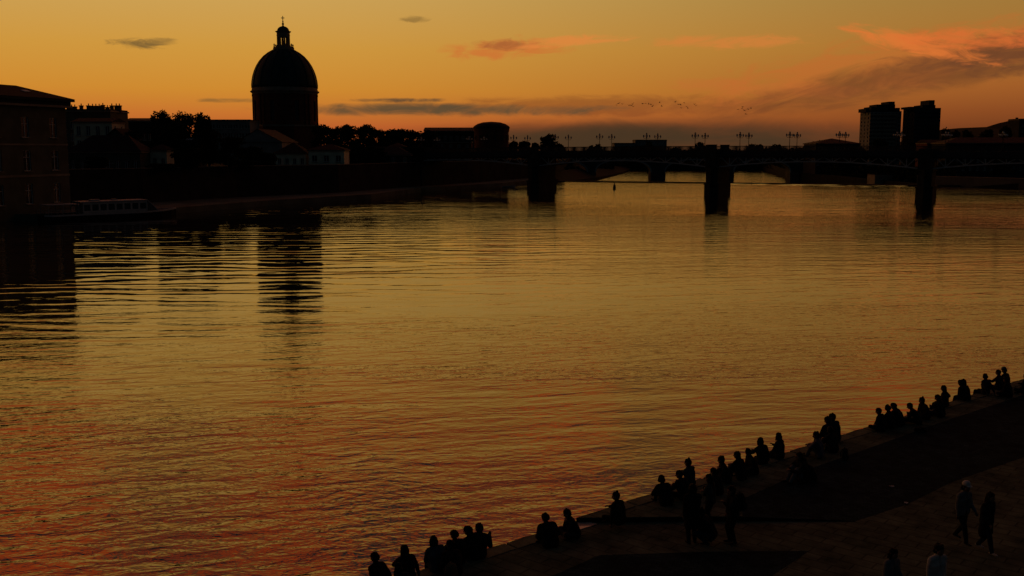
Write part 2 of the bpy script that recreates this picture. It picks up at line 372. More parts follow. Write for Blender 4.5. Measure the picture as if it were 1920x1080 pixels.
mb.prism([(p.x, p.y) for p in strip], ZN-.5, zt); struct(mb.build('edge_pavement', NQ))
d1 = gp(1702, 945, ZN); d2 = gp(1784, 904, ZN); d3 = gp(1920, 857, ZN); d4 = along(d2, d3, 8)
cob = [gp(1392, 977, ZN), B_, d1, d2, d3, d4, c7-NW*.01, c5, c4, c3, c2]
cob = [Vector((p.x, p.y, 0)) for p in cob]
zc = [ZF-.01, ZN+.004, ZN+.004, ZN+.004, ZN+.004, ZN+.004]+[ZF-.004]*5
mb = MB(); n_ = len(cob)
mb.add([(p.x, p.y, ZN-.2) for p in cob]+[(p.x, p.y, zc[i]) for i, p in enumerate(cob)], [(i, (i+1) % n_, n_+(i+1) % n_, n_+i) for i in range(n_)])
for tri in ((0, 1, 10), (1, 9, 10), (1, 2, 9), (2, 8, 9), (2, 3, 8), (3, 7, 8), (3, 4, 7), (4, 5, 7), (5, 6, 7)): mb.f.append(tuple(n_+k for k in tri)); mb.mi.append(0)
struct(mb.build('cobbled_slope', COB))
cp = [gp(x, y, ZN) for x, y in ((1028, 1083), (900, 1140), (1200, 1200), (1440, 1085), (1517, 1033), (1330, 1034.5), (1125, 1041))]
struct(MB().add([(p.x, p.y, ZN+.004) for p in cp], [tuple(range(len(cp)))]).build('cobbled_panel', COB))
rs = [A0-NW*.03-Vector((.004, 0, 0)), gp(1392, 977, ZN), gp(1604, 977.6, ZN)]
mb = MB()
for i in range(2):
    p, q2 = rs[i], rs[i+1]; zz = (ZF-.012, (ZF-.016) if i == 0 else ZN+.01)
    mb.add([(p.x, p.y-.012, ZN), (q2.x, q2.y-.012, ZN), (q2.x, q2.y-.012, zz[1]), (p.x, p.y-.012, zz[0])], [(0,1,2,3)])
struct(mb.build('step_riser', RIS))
COP = mat('coping_stone_worn', (.14, .16, .115), .85, .45, 2.2, .012, 9, spec=.03)
cop = struct(empty('quay_edge', edge_pt(0))); cop.rotation_euler = (0, 0, math.atan2(E.y, E.x))
sA = (A-P).dot(E); cms = []
for k in range(5):                         # a few worn blocks, shared along the edge
    L = random.uniform(1.05, 1.2); m = MB(); j = lambda v=.014: random.uniform(-v, v)
    top = [(-L/2+j(), -.44+j(), j(.006)), (L/2+j(), -.44+j(), j(.006)), (L/2+j(), .05+j(.03), j(.012)-.008), (0+j(.1), .06+j(.035), j(.012)-.008), (-L/2+j(), .05+j(.03), j(.012)-.008)]
    m.add([(x, y, z+.018) for x, y, z in top]+[(x, y, z-.32) for x, y, z in top], [(0,1,2,3,4), (0,5,6,1), (1,6,7,2), (2,7,8,3), (3,8,9,4), (4,9,5,0)]); cms.append(m.mesh('coping_stone', COP))
sx_ = -9.0
while sx_ < 62:
    if not (sA-2.0 < sx_ < sA+.55): o = link('coping_stone', cms[random.randrange(5)], cop, (sx_, 0, ZN if sx_ < sA else ZF)); o.rotation_euler = (random.uniform(-.008, .008), 0, random.uniform(-.012, .012))
    sx_ += 1.23
ls = [gp(1088, 993.5, ZN), gp(1120, 983.5, ZN), gp(1099, 977, ZN), gp(1083, 981, ZN)]
struct(MB().prism([(p.x, p.y) for p in ls], ZN-.3, ZN+.02).build('landing_slab', WET))

# ------------------------------------------------------------------ buildings
def grid_face(mb, x0, x1, z0, z1, holes, to3, inw, depth=.28, mi=0):
    """wall face with recessed openings; to3(x,z) gives the point, inw the inward vector"""
    xs = sorted({x0, x1}|{h[0] for h in holes}|{h[1] for h in holes}); zs = sorted({z0, z1}|{h[2] for h in holes}|{h[3] for h in holes})
    for i in range(len(xs)-1):
        for j in range(len(zs)-1):
            cx, cz = (xs[i]+xs[i+1])/2, (zs[j]+zs[j+1])/2
            if any(h[0] < cx < h[1] and h[2] < cz < h[3] for h in holes): continue
            mb.add([to3(xs[i], zs[j]), to3(xs[i+1], zs[j]), to3(xs[i+1], zs[j+1]), to3(xs[i], zs[j+1])], [(0,1,2,3)], mi)
    for a, c, e, g in holes:
        q = [to3(a, e), to3(c, e), to3(c, g), to3(a, g)]; k = [p+inw*depth for p in q]
        mb.add(q+k, [(0,1,5,4), (1,2,6,5), (2,3,7,6), (3,0,4,7)], mi)
WMESH = {}
def win_meshes(w, h, fmat, bars):
    key = (round(w, 2), round(h, 2), fmat.name, bars)
    if key not in WMESH:
        m = MB(); f = .09
        m.box(-w/2, w/2, -.06, .06, 0, f); m.box(-w/2, w/2, -.06, .06, h-f, h)
        m.box(-w/2, -w/2+f, -.06, .06, f, h-f); m.box(w/2-f, w/2, -.06, .06, f, h-f)
        if bars >= 1: m.box(-.05, .05, -.07, .05, f, h-f)
        if bars >= 2: m.box(-w/2+f, -.05, -.05, .05, h*.66, h*.66+.07); m.box(.05, w/2-f, -.05, .05, h*.66, h*.66+.07)
        p = MB().add([(-w/2+f/2, .03, f/2), (w/2-f/2, .03, f/2), (w/2-f/2, .03, h-f/2), (-w/2+f/2, .03, h-f/2)], [(0,1,2,3)])
        s = MB().box(-w/2-.12, w/2+.12, -.5, -.22, -.12, 0.0)
        WMESH[key] = (m.mesh('window', fmat), p.mesh('pane', GLASS), s.mesh('sill', STONE))
    return WMESH[key]
def house(name, label, cat, loc, rz, Wd, D, H, wall, cols=0, rows=0, win=(1.1, 1.8), z0=1.0, fh=3.2, roof='hip', rh=2.5, over=.5, rmat=None, fmat=None, bars=1, chim=(), sides='', scols=2, cornice=True, sills=True, group=None, roofname='roof', base=3.0, dz=None):
    rmat = rmat or ROOF; fmat = fmat or FRAME
    root = empty(name, loc, rz, label, cat, group)
    mb = MB(); hw, hd = Wd/2, D/2; wins = []
    def holes(L, n):
        out = []
        for i in range(n):
            cx = -L/2+L*(i+.5)/n
            for j in range(rows):
                zz = z0+fh*j
                if zz+win[1] < H-.2: out.append((cx-win[0]/2, cx+win[0]/2, zz, zz+win[1]))
        return out
    faces = {'f': (lambda x, z: Vector((x, -hd, z)), Vector((0, 1, 0)), Wd, 0), 'r': (lambda x, z: Vector((hw, x, z)), Vector((-1, 0, 0)), D, PI/2),
             'b': (lambda x, z: Vector((-x, hd, z)), Vector((0, -1, 0)), Wd, PI), 'l': (lambda x, z: Vector((-hw, -x, z)), Vector((1, 0, 0)), D, -PI/2)}
    for k, (fn, inw, L, ang) in faces.items():
        hs = holes(L, cols if k == 'f' else scols) if (k == 'f' or k in sides) and cols else []
        grid_face(mb, -L/2, L/2, -base, H, hs, fn, inw)
        for h in hs: wins.append((fn((h[0]+h[1])/2, h[2])+inw*.24, ang))
    mb.add([(-hw,-hd,H), (hw,-hd,H), (hw,hd,H), (-hw,hd,H)], [(0,1,2,3)])
    mb.build('wall', wall, root)
    fm, pm, sm = win_meshes(win[0], win[1], fmat, bars)
    for p, ang in wins:
        w = link('window', fm, root, p, ang); link('pane', pm, w)
        if sills: link('sill', sm, w)
    if cornice:
        c = MB(); o = over*.6
        c.box(-hw-o, hw+o, -hd-o, -hd, H-.35, H+.02); c.box(-hw-o, hw+o, hd, hd+o, H-.35, H+.02)
        c.box(-hw-o, -hw, -hd, hd, H-.35, H+.02); c.box(hw, hw+o, -hd, hd, H-.35, H+.02); c.build('cornice', STONE, root)
    r = MB(); a, d = hw+over, hd+over; zb = H+.03
    if roof == 'hip':
        ins = min(d, a)*.98
        r.add([(-a,-d,zb), (a,-d,zb), (a,d,zb), (-a,d,zb), (-a+ins,0,zb+rh), (a-ins,0,zb+rh)], [(0,1,5,4), (1,2,5), (2,3,4,5), (3,0,4), (0,3,2,1)])
    elif roof == 'gable':
        r.add([(-a,-d,zb), (a,-d,zb), (a,d,zb), (-a,d,zb), (-a,0,zb+rh), (a,0,zb+rh)], [(0,1,5,4), (1,2,5), (2,3,4,5), (3,0,4), (0,3,2,1)])
    elif roof == 'front':                  # gable end towards the viewer
        r.add([(-a,-d,zb), (a,-d,zb), (a,d,zb), (-a,d,zb), (0,-d,zb+rh), (0,d,zb+rh)], [(0,4,5,3), (1,2,5,4), (2,3,5), (0,3,2,1)])
        pd = MB()
        pd.add([(-hw,-hd+.02,H+.06), (hw,-hd+.02,H+.06), (0,-hd+.02,H+rh*hw/a-.02), (-hw,-hd+.3,H+.06), (hw,-hd+.3,H+.06), (0,-hd+.3,H+rh*hw/a-.02)], [(0,1,2), (3,5,4), (0,3,4,1), (1,4,5,2), (2,5,3,0)])
        pd.build('pediment', wall, root)
    elif roof == 'flat':
        r.box(-hw, hw, -hd, -hd+.35, H+.02, H+.02+rh); r.box(-hw, hw, hd-.35, hd, H+.02, H+.02+rh); r.box(-hw, -hw+.35, -hd+.35, hd-.35, H+.02, H+.02+rh); r.box(hw-.35, hw, -hd+.35, hd-.35, H+.02, H+.02+rh); roofname = 'roof_parapet'
    rf = r.build(roofname, rmat, root) if r.v else None
    for x, y, w, dd, zt in chim:
        m = MB(); m.box(x-w/2, x+w/2, y-dd/2, y+dd/2, H-.5, zt-.25); m.box(x-w/2-.1, x+w/2+.1, y-dd/2-.1, y+dd/2+.1, zt-.25, zt); 
        n = max(1, int(w/.7))
        for i in range(n): m.tube([(x-w/2+w*(i+.5)/n, y, zt), (x-w/2+w*(i+.5)/n, y, zt+.5)], .14, 6)
        m.build('chimney', BRICK, rf)
    return root
def zpx(py, Y, px=960): return at(px, py, Y).z
def hpx(name, label, cat, x0, x1, ytop, Y, D, wall, base=UP, rz=0.0, sil=False, **k):
    """house whose front spans photograph columns x0..x1 with its eaves at row ytop"""
    a, c = at(x0, 280, Y), at(x1, 280, Y); H = zpx(ytop, Y)-base
    if sil and x1 < 960: c.x = at(x1, 280, Y+D).x
    if sil and x0 > 960: a.x = at(x0, 280, Y+D).x
    ctr = (a+c)/2; n = Vector((math.sin(-rz), math.cos(-rz), 0)); o = ctr+Vector((-math.sin(rz), math.cos(rz), 0))*D/2
    return house(name, label, cat, (o.x, o.y, base), rz, (c-a).length/max(.3, math.cos(rz)), D, H, wall, **k)

# the big hospital block at the left edge, straight out of the water
def hospital():
    C = at(127, 280, 191); L = 52; D = 26; rz = R(70); ux = Vector((math.cos(rz), math.sin(rz), 0)); ctr = C-ux*L/2+Vector((-math.sin(rz), math.cos(rz), 0))*D/2; H = zpx(199, 191)
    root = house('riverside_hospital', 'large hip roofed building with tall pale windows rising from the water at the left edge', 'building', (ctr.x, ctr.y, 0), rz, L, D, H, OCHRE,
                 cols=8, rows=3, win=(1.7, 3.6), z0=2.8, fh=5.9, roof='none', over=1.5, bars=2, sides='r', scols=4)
    hw, hd = L/2, D/2
    m = MB(); m.box(-hw-.08, hw+.08, -hd-.12, -hd, 7.6, 8.0); m.box(-hw-.08, hw+.08, -hd-.1, -hd, 13.2, 13.5); m.box(hw, hw+.12, -hd, hd, 7.6, 8.0); m.build('string_course', STONE, root)
    m = MB(); m.box(-hw-.7, hw+.7, -hd-.7, hd+.7, H+.04, H+.75); m.box(-hw-1.2, hw+1.2, -hd-1.2, hd+1.2, H+.75, H+1.2); m.build('eaves', DARKW, root)
    r = MB(); x1, y1, z1 = hw+1.3, hd+1.3, H+1.22; k = 9
    r.add([(-x1,-y1,z1), (x1,-y1,z1), (x1,y1,z1), (-x1,y1,z1), (-x1+k,-y1+k,z1+2.5), (x1-5,-y1+k,z1+2.5), (x1-5,y1-k,z1+2.5), (-x1+k,y1-k,z1+2.5)], [(0,1,5,4), (1,2,6,5), (2,3,7,6), (3,0,4,7), (4,5,6,7)])
    rf = r.build('roof', ROOF, root)
    sk = MB().box(-.7, .7, -.5, .5, 0, .12).mesh('skylight', FRAME)
    for x in (hw-6, hw-14, hw-22, hw-30): o = link('skylight', sk, rf, (x, -y1+4.5, z1+1.27)); o.rotation_euler = (R(15.5), 0, 0)
hospital()

# row with many chimneys behind it
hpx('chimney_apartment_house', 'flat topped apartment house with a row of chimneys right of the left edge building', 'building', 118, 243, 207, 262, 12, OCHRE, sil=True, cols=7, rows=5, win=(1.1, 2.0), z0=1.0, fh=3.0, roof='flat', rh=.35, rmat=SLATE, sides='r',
    chim=[(x*.83, 0, w, .9, zpx(y-3.2, 262)-UP) for x, w, y in ((-7.2, 2.4, 201), (-4.2, .7, 199), (-1.9, .8, 199), (.4, 2.6, 199.5), (2.6, .7, 198), (4.0, .8, 202), (5.4, .7, 199), (7.3, 1.6, 199))])
hpx('pale_upper_terrace_house', 'pale house with a bright balcony row below the chimney topped apartments', 'building', 140, 212, 228, 240, 8, PLASTER, cols=4, rows=4, win=(1.0, 2.2), z0=1.5, fh=3.3, roof='gable', rh=.9, over=.3, sides='r')
hpx('long_low_roof_building', 'long building with a level dark ridge behind the tree clump left of the dome', 'building', 236, 330, 226, 290, 10, DARKW, sil=True, cols=7, rows=3, roof='gable', rh=.8, over=.3, rmat=SLATE)
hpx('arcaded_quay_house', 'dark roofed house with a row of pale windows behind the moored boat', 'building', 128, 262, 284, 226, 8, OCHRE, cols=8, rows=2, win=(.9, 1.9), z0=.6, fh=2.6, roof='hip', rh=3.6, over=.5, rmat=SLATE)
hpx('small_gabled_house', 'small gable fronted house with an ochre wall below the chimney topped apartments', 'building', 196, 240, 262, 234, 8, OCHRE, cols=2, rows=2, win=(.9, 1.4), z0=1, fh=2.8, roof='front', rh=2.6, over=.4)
hpx('pale_garden_pavilion', 'small pale pavilion with two tall windows among dark trees left of the dome', 'building', 281, 312, 281, 232, 5, PLASTER, cols=2, rows=1, win=(.9, 2.2), z0=.7, fh=3, roof='hip', rh=1.3, over=.4)
gl = hpx('glazed_roof_hall', 'dark hall with a slanted strip of bright roof glazing among the trees', 'building', 322, 368, 266, 246, 8, DARKW, cols=3, rows=1, roof='gable', rh=1.2, over=.2, rmat=SLATE, cornice=False)
sk = MB().box(-.22, .22, -.5, .5, 0, .08).mesh('roof_light', mat('roof_light_glass', (.65, .67, .7), .3, .1, 2))
for i in range(6):
    o = link('roof_light', sk, gl, (-1.6+.62*i, -2.6, zpx(266, 246)-UP+.58)); o.rotation_euler = (R(18), 0, R(-12))
hpx('flat_annex', 'long flat roofed annex with square windows touching the dome on its left', 'building', 384, 488, 226, 372, 14, GREYW, sil=True, cols=8, rows=4, win=(1.7, 1.6), z0=3, fh=3.1, roof='flat', rh=.35, rmat=SLATE, bars=1)
# pediment hall and pale houses in front of the dome
hpx('pedimented_chapel_front', 'pale triangular pediment of a chapel front standing before the dome', 'building', 441, 529, 267, 300, 22, GREYW, cols=3, rows=2, win=(1.3, 2.6), z0=1.5, fh=3.6, roof='front', rh=3.9, over=.35, rmat=SLATE, cornice=False)
hpx('ochre_quay_house', 'pale ochre house with small windows directly below the dome', 'building', 516, 573, 287, 290, 9, PLASTER, cols=4, rows=1, win=(1.0, 1.7), z0=.7, fh=3, roof='hip', rh=3.0, over=.5)
hpx('long_ochre_quay_house', 'wider pale ochre house with three windows right of the ochre house below the dome', 'building', 578, 645, 281, 288, 9, PLASTER, cols=3, rows=1, win=(1.5, 1.8), z0=1.4, fh=3, roof='hip', rh=1.6, over=.5)
hpx('dark_long_house', 'low dark house behind the quay trees right of the pale ochre houses', 'building', 640, 770, 290, 312, 9, DARKW, cols=6, rows=1, win=(1, 1.5), z0=1, fh=3, roof='hip', rh=2.4, over=.5, rmat=SLATE)
hpx('pale_tower_house', 'narrow pale grey house near the left end of the steel bridge', 'building', 728, 758, 275, 320, 7, GREYW, cols=2, rows=2, win=(.9, 1.5), z0=.8, fh=2.9, roof='hip', rh=1.2, over=.4)
hpx('long_roofed_school', 'long building with a level dark roof left of the round tower', 'building', 796, 898, 245, 420, 14, DARKW, sil=True, cols=9, rows=4, win=(1.1, 2.0), z0=1.5, fh=3.4, roof='gable', rh=1.4, over=.4, rmat=SLATE, chim=[(-3.5, 0, .8, .8, 9.4)])
hpx('pale_window_block', 'low block with four tall pale windows below the round tower', 'building', 822, 884, 266, 350, 9, BRICK, cols=4, rows=2, win=(1.0, 2.4), z0=.8, fh=3.4, roof='flat', rh=.4, rmat=SLATE, fmat=FRAME)

# round brick tower with a low curved roof
rt_c = at(921, 280, 390); rt = empty('round_brick_tower', (rt_c.x, 390+6.6, UP), 0, 'squat round brick tower with a low domed roof left of the bridge lamps', 'tower')
Ht = zpx(240, 390)-UP; r0 = 33*390/F
MB().lathe([(r0*.98, -2), (r0*.98, Ht-1.4), (r0*1.0, Ht-1.4), (r0*1.03, Ht)], 40).build('wall', BRICK, rt)
MB().lathe([(r0*1.05, Ht), (r0*1.05, Ht+.4), (r0*.98, Ht+.95), (r0*.8, Ht+1.7), (r0*.5, Ht+2.3), (.3, Ht+2.55)], 40).build('roof', SLATE, rt, smooth=False)
for k in range(14):
    ang = 2*PI*k/14; w = link('window', win_meshes(1.0, 2.0, DFRAME, 1)[0], rt, (r0*.985*math.cos(ang), r0*.985*math.sin(ang), Ht-4.6), ang+PI/2)
    link('pane', win_meshes(1.0, 2.0, DFRAME, 1)[1], w)

# ------------------------------------------------------------------ the dome
DY = 400; dc = at(537.5, 280, DY); k_ = DY/F
dome = empty('domed_church', (dc.x, DY, UP), 0, 'tall domed church with a columned lantern and cross above the left bank', 'church')
zz = lambda py: zpx(py, DY)-UP
rr = lambda px: px*k_
# square brick base with the drum on it
mb = MB(); s_ = rr(61); mb.prism([(-s_,-s_*.45), (-s_*.45,-s_), (s_*.45,-s_), (s_,-s_*.45), (s_,s_*.45), (s_*.45,s_), (-s_*.45,s_), (-s_,s_*.45)], -2, zz(238)); mb.build('base', BRICK, dome)
mb = MB(); mb.prism([(p[0]*1.02, p[1]*1.02) for p in [(-s_,-s_*.45), (-s_*.45,-s_), (s_*.45,-s_), (s_,-s_*.45), (s_,s_*.45), (s_*.45,s_), (-s_*.45,s_), (-s_,s_*.45)]], zz(238), zz(235)); mb.build('base_moulding', STONE, dome)
NS = 8; rd = rr(57.5)
drum = MB(); n = 96; zb, zt = zz(235), zz(177); hz0, hz1 = zz(228), zz(190)
for i in range(n):                        # drum wall with eight tall arched recesses
    a0_, a1_ = 2*PI*i/n, 2*PI*(i+1)/n; j = i % 12; hole = j in (5, 6)
    pt = lambda a, z, r=rd: (r*math.cos(a+R(11)), r*math.sin(a+R(11)), z)
    if not hole: drum.add([pt(a0_, zb), pt(a1_, zb), pt(a1_, zt), pt(a0_, zt)], [(0,1,2,3)])
    else:
        drum.add([pt(a0_, zb), pt(a1_, zb), pt(a1_, hz0), pt(a0_, hz0)], [(0,1,2,3)]); drum.add([pt(a0_, hz1), pt(a1_, hz1), pt(a1_, zt), pt(a0_, zt)], [(0,1,2,3)])
        ri = rd-.8; drum.add([pt(a0_, hz0), pt(a1_, hz0), pt(a1_, hz0, ri), pt(a0_, hz0, ri)], [(0,1,2,3)]); drum.add([pt(a0_, hz1), pt(a1_, hz1), pt(a1_, hz1, ri), pt(a0_, hz1, ri)], [(3,2,1,0)])
        ae = a0_ if j == 5 else a1_; drum.add([pt(ae, hz0), pt(ae, hz0, ri), pt(ae, hz1, ri), pt(ae, hz1)], [(0,1,2,3)])
drum.build('drum', BRICK, dome)
for k in range(NS):
    ac = 2*PI*(12*k+6)/n+R(11); w = 2*rd*math.sin(PI/n)*2*.98; h = hz1-hz0
    fmh, pmh, _ = win_meshes(w, h, DFRAME, 2); o = link('window', fmh, dome, (math.cos(ac)*(rd-.55), math.sin(ac)*(rd-.55), hz0), ac+PI/2); link('pane', pmh, o)
    for da in (-.5, .5):
        ap = ac+PI/8+da*.16; m = MB(); m.box(-.45, .45, -.35, .3, zb, zt); m.box(-.6, .6, -.45, .3, zt-.9, zt-.1); m.box(-.6, .6, -.45, .3, zb, zb+.7)
        o = m.build('pilaster', BRICK, dome); o.location = (math.cos(ap)*rd, math.sin(ap)*rd, 0); o.rotation_euler = (0, 0, ap+PI/2)
MB().lathe([(rr(57), zz(178.5)), (rr(59), zz(177.5)), (rr(59.5), zz(175.5)), (rr(62), zz(173.4)), (rr(62.5), zz(171.6)), (rr(60), zz(171)), (rr(59.4), zz(168)), (rr(58.6), zz(165))], 96).build('cornice', STONE, dome)
shell = [(58.8, 166), (59, 160), (58.2, 152), (56.4, 143), (53.4, 133.5), (49.2, 124), (43.6, 115), (36.5, 106.5), (28, 99.5), (19.5, 94.5)]
MB().lathe([(rr(r), zz(y)) for r, y in shell], 64).build('dome_shell', COPPER, dome, smooth=True)
rib = MB(); 
for i in range(len(shell)-1):
    (ra, ya), (rb_, yb) = shell[i], shell[i+1]
    rib.bar((rr(ra)+.02, 0, zz(ya)), (rr(rb_)+.02, 0, zz(yb)), .45, .3, up=(0, 1, 0))
rib_me = rib.mesh('rib', COPPER)
for k in range(16): link('rib', rib_me, dome, (0, 0, 0), 2*PI*(k+.5)/16)
MB().lathe([(rr(19), zz(97)), (rr(19), zz(90)), (rr(18), zz(89.4)), (rr(13.6), zz(89.2)), (rr(13.2), zz(86.5))], 32).build('lantern_base', STONE, dome)
fin = MB().lathe([(.3, 0), (.34, .3), (.14, .5), (.3, .8), (.3, 1.0), (.05, 1.5)], 8).mesh('finial', STONE)
for k in range(8): link('finial', fin, dome, (rr(17)*math.cos(2*PI*(k+.5)/8), rr(17)*math.sin(2*PI*(k+.5)/8), zz(89.4)))
colm = MB().lathe([(.52, 0), (.52, .3), (.40, .4), (.36, zz(66)-zz(86.5)-.3), (.5, zz(66)-zz(86.5)-.15), (.5, zz(66)-zz(86.5))], 10)
colm = colm.mesh('lantern_column', STONE)
for k in range(8): link('lantern_column', colm, dome, (rr(10.2)*math.cos(2*PI*(k+.5)/8), rr(10.2)*math.sin(2*PI*(k+.5)/8), zz(86.5)))
MB().lathe([(rr(11.8), zz(70)), (rr(11.8), zz(62)), (rr(12.6), zz(61)), (rr(14.2), zz(59.8)), (rr(14.2), zz(58.8)), (rr(11), zz(58.6))], 32).build('lantern_cornice', STONE, dome)
MB().lathe([(rr(11), zz(59)), (rr(10.6), zz(56)), (rr(9), zz(52.8)), (rr(6), zz(50.4)), (rr(2.2), zz(49.2)), (rr(1.4), zz(47.6))], 24).build('cupola', COPPER, dome, smooth=True)
m = MB(); m.ball((0, 0, zz(45)), rr(2.2), 12); m.lathe([(rr(1.1), zz(48.4)), (rr(.8), zz(46)), (rr(.8), zz(43)), (rr(1.4), zz(40.5)), (rr(.5), zz(39))], 8); m.build('orb', COPPER, dome)
m = MB(); m.box(-.12, .12, -.12, .12, zz(40), zz(30)); m.box(-rr(3), -.12, -.12, .12, zz(34.4), zz(33)); m.box(.12, rr(3), -.12, .12, zz(34.4), zz(33)); m.build('cross', LAMPM, dome)

# ------------------------------------------------------------------ right bank towers and buildings
def tower(name, label, x0, x1, ytop, Y, D, rows, blocks, balc, fm):
    a, c = at(x0, 280, Y), at(x1, 280, Y); a.x = at(x0, 280, Y+D).x; H = zpx(ytop, Y)-3; Wd = (c-a).length
    root = house(name, label, 'tower block', ((a.x+c.x)/2, Y+D/2, 3), 0, Wd, D, H, DARKW if balc is None else GREYW, cols=9, rows=rows, win=(1.7, 1.5), z0=1.5, fh=(H-1)/rows, roof='flat', rh=.6, rmat=DARKW, fmat=DFRAME, bars=1, cornice=False, sides='lr', scols=3, sills=False)
    for bx0, bx1, h in blocks:
        x = (bx0-(x0+x1)/2)*Y/F; x2 = (bx1-(x0+x1)/2)*Y/F; h *= 1.6
        MB().box(x, x2, -D/2+1, D/2-4, H+.05, H+h).build('roof_block', DARKW, root)
    if balc:
        bx0, bx1 = [(v-(x0+x1)/2)*Y/F for v in balc]; fh = (H-1)/rows
        m = MB(); m.box(bx0, bx1, -1.3, 0, -.2, 0); m.box(bx0, bx1, -1.35, -1.25, 0, 1.05); m.box(bx0, bx0+.12, -1.25, 0, 0, 1.05); m.box(bx1-.12, bx1, -1.25, 0, 0, 1.05); me = m.mesh('balcony', STONE)
        for j in range(rows): link('balcony', me, root, (0, -D/2-.02, 1.3+fh*j))
    return root
tower('slab_tower', 'left tower block with pale balcony bands on its front at the right horizon', 1610, 1687, 210, 700, 20, 13, [(1612, 1618, 1.5), (1622, 1630, 2.2), (1632, 1666, 3.2), (1654, 1665, 4.4), (1668, 1675, 1.8)], (1619, 1668), STONE)
tower('slab_tower', 'right tower block with plain dark walls and a rooftop machine room at the right horizon', 1690, 1760, 204, 690, 20, 13, [(1692, 1712, .9), (1716, 1740, 1.6), (1728, 1738, 3.6)], None, STONE)
hpx('low_riverside_hall', 'long low hall with a pale band under its roof left of the tower blocks', 'building', 1530, 1612, 269, 520, 22, DARKW, base=3, cols=10, rows=4, win=(1.4, 1.3), z0=1.2, fh=2.7, roof='hip', rh=2.6, over=.8, rmat=SLATE)
hpx('flat_far_block', 'low flat roofed far building under the bridge lamps, the taller one', 'building', 1191, 1250, 263, 880, 20, GREYW, base=2, cols=10, rows=4, win=(1.4, 1.5), z0=6, fh=3.2, roof='flat', rh=.5, rmat=SLATE)
hpx('flat_far_block', 'low flat roofed far building under the bridge lamps, the lower wing on the left', 'building', 1152, 1190.5, 269, 878, 20, GREYW, base=2, cols=7, rows=3, win=(1.4, 1.5), z0=5, fh=3.2, roof='flat', rh=.5, rmat=SLATE)
hpx('brick_bank_house', 'brick house with few windows behind the right part of the steel bridge', 'building', 1738, 1770, 268, 430, 12, BRICK, base=3, cols=3, rows=4, win=(1.1, 1.8), z0=1.5, fh=3.3, roof='gable', rh=1.4, over=.3)
hpx('long_bank_house', 'long dark building behind the bridge at the right edge', 'building', 1774, 1990, 268, 400, 14, DARKW, base=3, cols=16, rows=4, win=(1.1, 1.7), z0=1.2, fh=3.1, roof='hip', rh=2.2, over=.5, rmat=SLATE)
hpx('mansard_house', 'dark block with a stepped roof on the right hillside', 'building', 1908, 1990, 224, 620, 14, DARKW, base=6, cols=6, rows=6, win=(1.2, 1.8), z0=3, fh=3.4, roof='flat', rh=.5, rmat=SLATE, chim=[(-11.5, 0, 1.2, 1, zpx(220, 620)-6)])
hpx('bank_boathouse', 'low pale grey boathouse wall between the second and third bridge piers', 'building', 1643, 1712, 328, 415, 9, STONE, base=-.4, cols=3, rows=1, win=(1.2, 1.2), z0=.8, fh=3, roof='flat', rh=.3, rmat=SLATE, cornice=False)
# wall along the right bank
m = MB(); a, c = at(1722, 300, 362), at(1990, 300, 318)
m.bar((a.x, a.y, 1.0), (c.x, c.y, 1.0), .6, 4.2); m.bar((a.x, a.y, 3.2), (c.x, c.y, 3.2), .8, .2, mi=1)
tag(m.build('river_wall', [mat('river_wall_render', (.12, .125, .12), .95, .35, .1), STONE]), 'pale grey river wall at the foot of the right bank', 'wall')
# wooded hill at the right
hm_ = MB(); pr = [(1740, 262), (1765, 243), (1800, 240), (1850, 238), (1872, 231), (1895, 226), (1925, 222), (2000, 214), (2150, 205), (2500, 210)]
pts = [at(x, y, 800) for x, y in pr]
vs = []; 
for p in pts: vs += [(p.x, 640, 2), (p.x, 720, 2+(p.z-2)*.72+random.uniform(-1, 1)), (p.x, 800, p.z), (p.x*1.05, 1100, 1)]
fs = [(4*i+j, 4*i+4+j, 4*i+5+j, 4*i+1+j) for i in range(len(pts)-1) for j in range(3)]
struct(hm_.add(vs, fs).build('hill', HILLM))

# ------------------------------------------------------------------ steel bridge
PB = [Vector((9, 305, 0)), Vector((56.7, 280.7, 0)), Vector((104.4, 256.4, 0))]
BD = (PB[2]-PB[0]).normalized(); BN = Vector((BD.y, -BD.x, 0))        # BN points towards the viewer
SPAN = (PB[2]-PB[0]).length/2
brz = math.atan2(BD.y, BD.x)
bridge = empty('steel_bridge', PB[0], brz, 'steel lattice bridge on three stone piers crossing the whole river', 'bridge')
BW = 5.6                                   # half width
S0, S1 = -38.5, SPAN*4+6                   # local x range; pier i at i*SPAN
def zdeck(s): return 12.15-.00012*(s-70)**2*.5
m = MB(); step = (S1-S0)/40
for i in range(40):
    xa, xb = S0+step*i, S0+step*(i+1); za, zb_ = zdeck(xa), zdeck(xb)
    v = [(x, y, z) for x, zt_ in ((xa, za), (xb, zb_)) for y, z in ((-BW, zt_-.55), (BW, zt_-.55), (BW, zt_), (-BW, zt_))]
    m.add(v, [(0,1,5,4), (1,2,6,5), (2,3,7,6), (3,0,4,7)])
m.build('deck', DSTEEL, bridge)
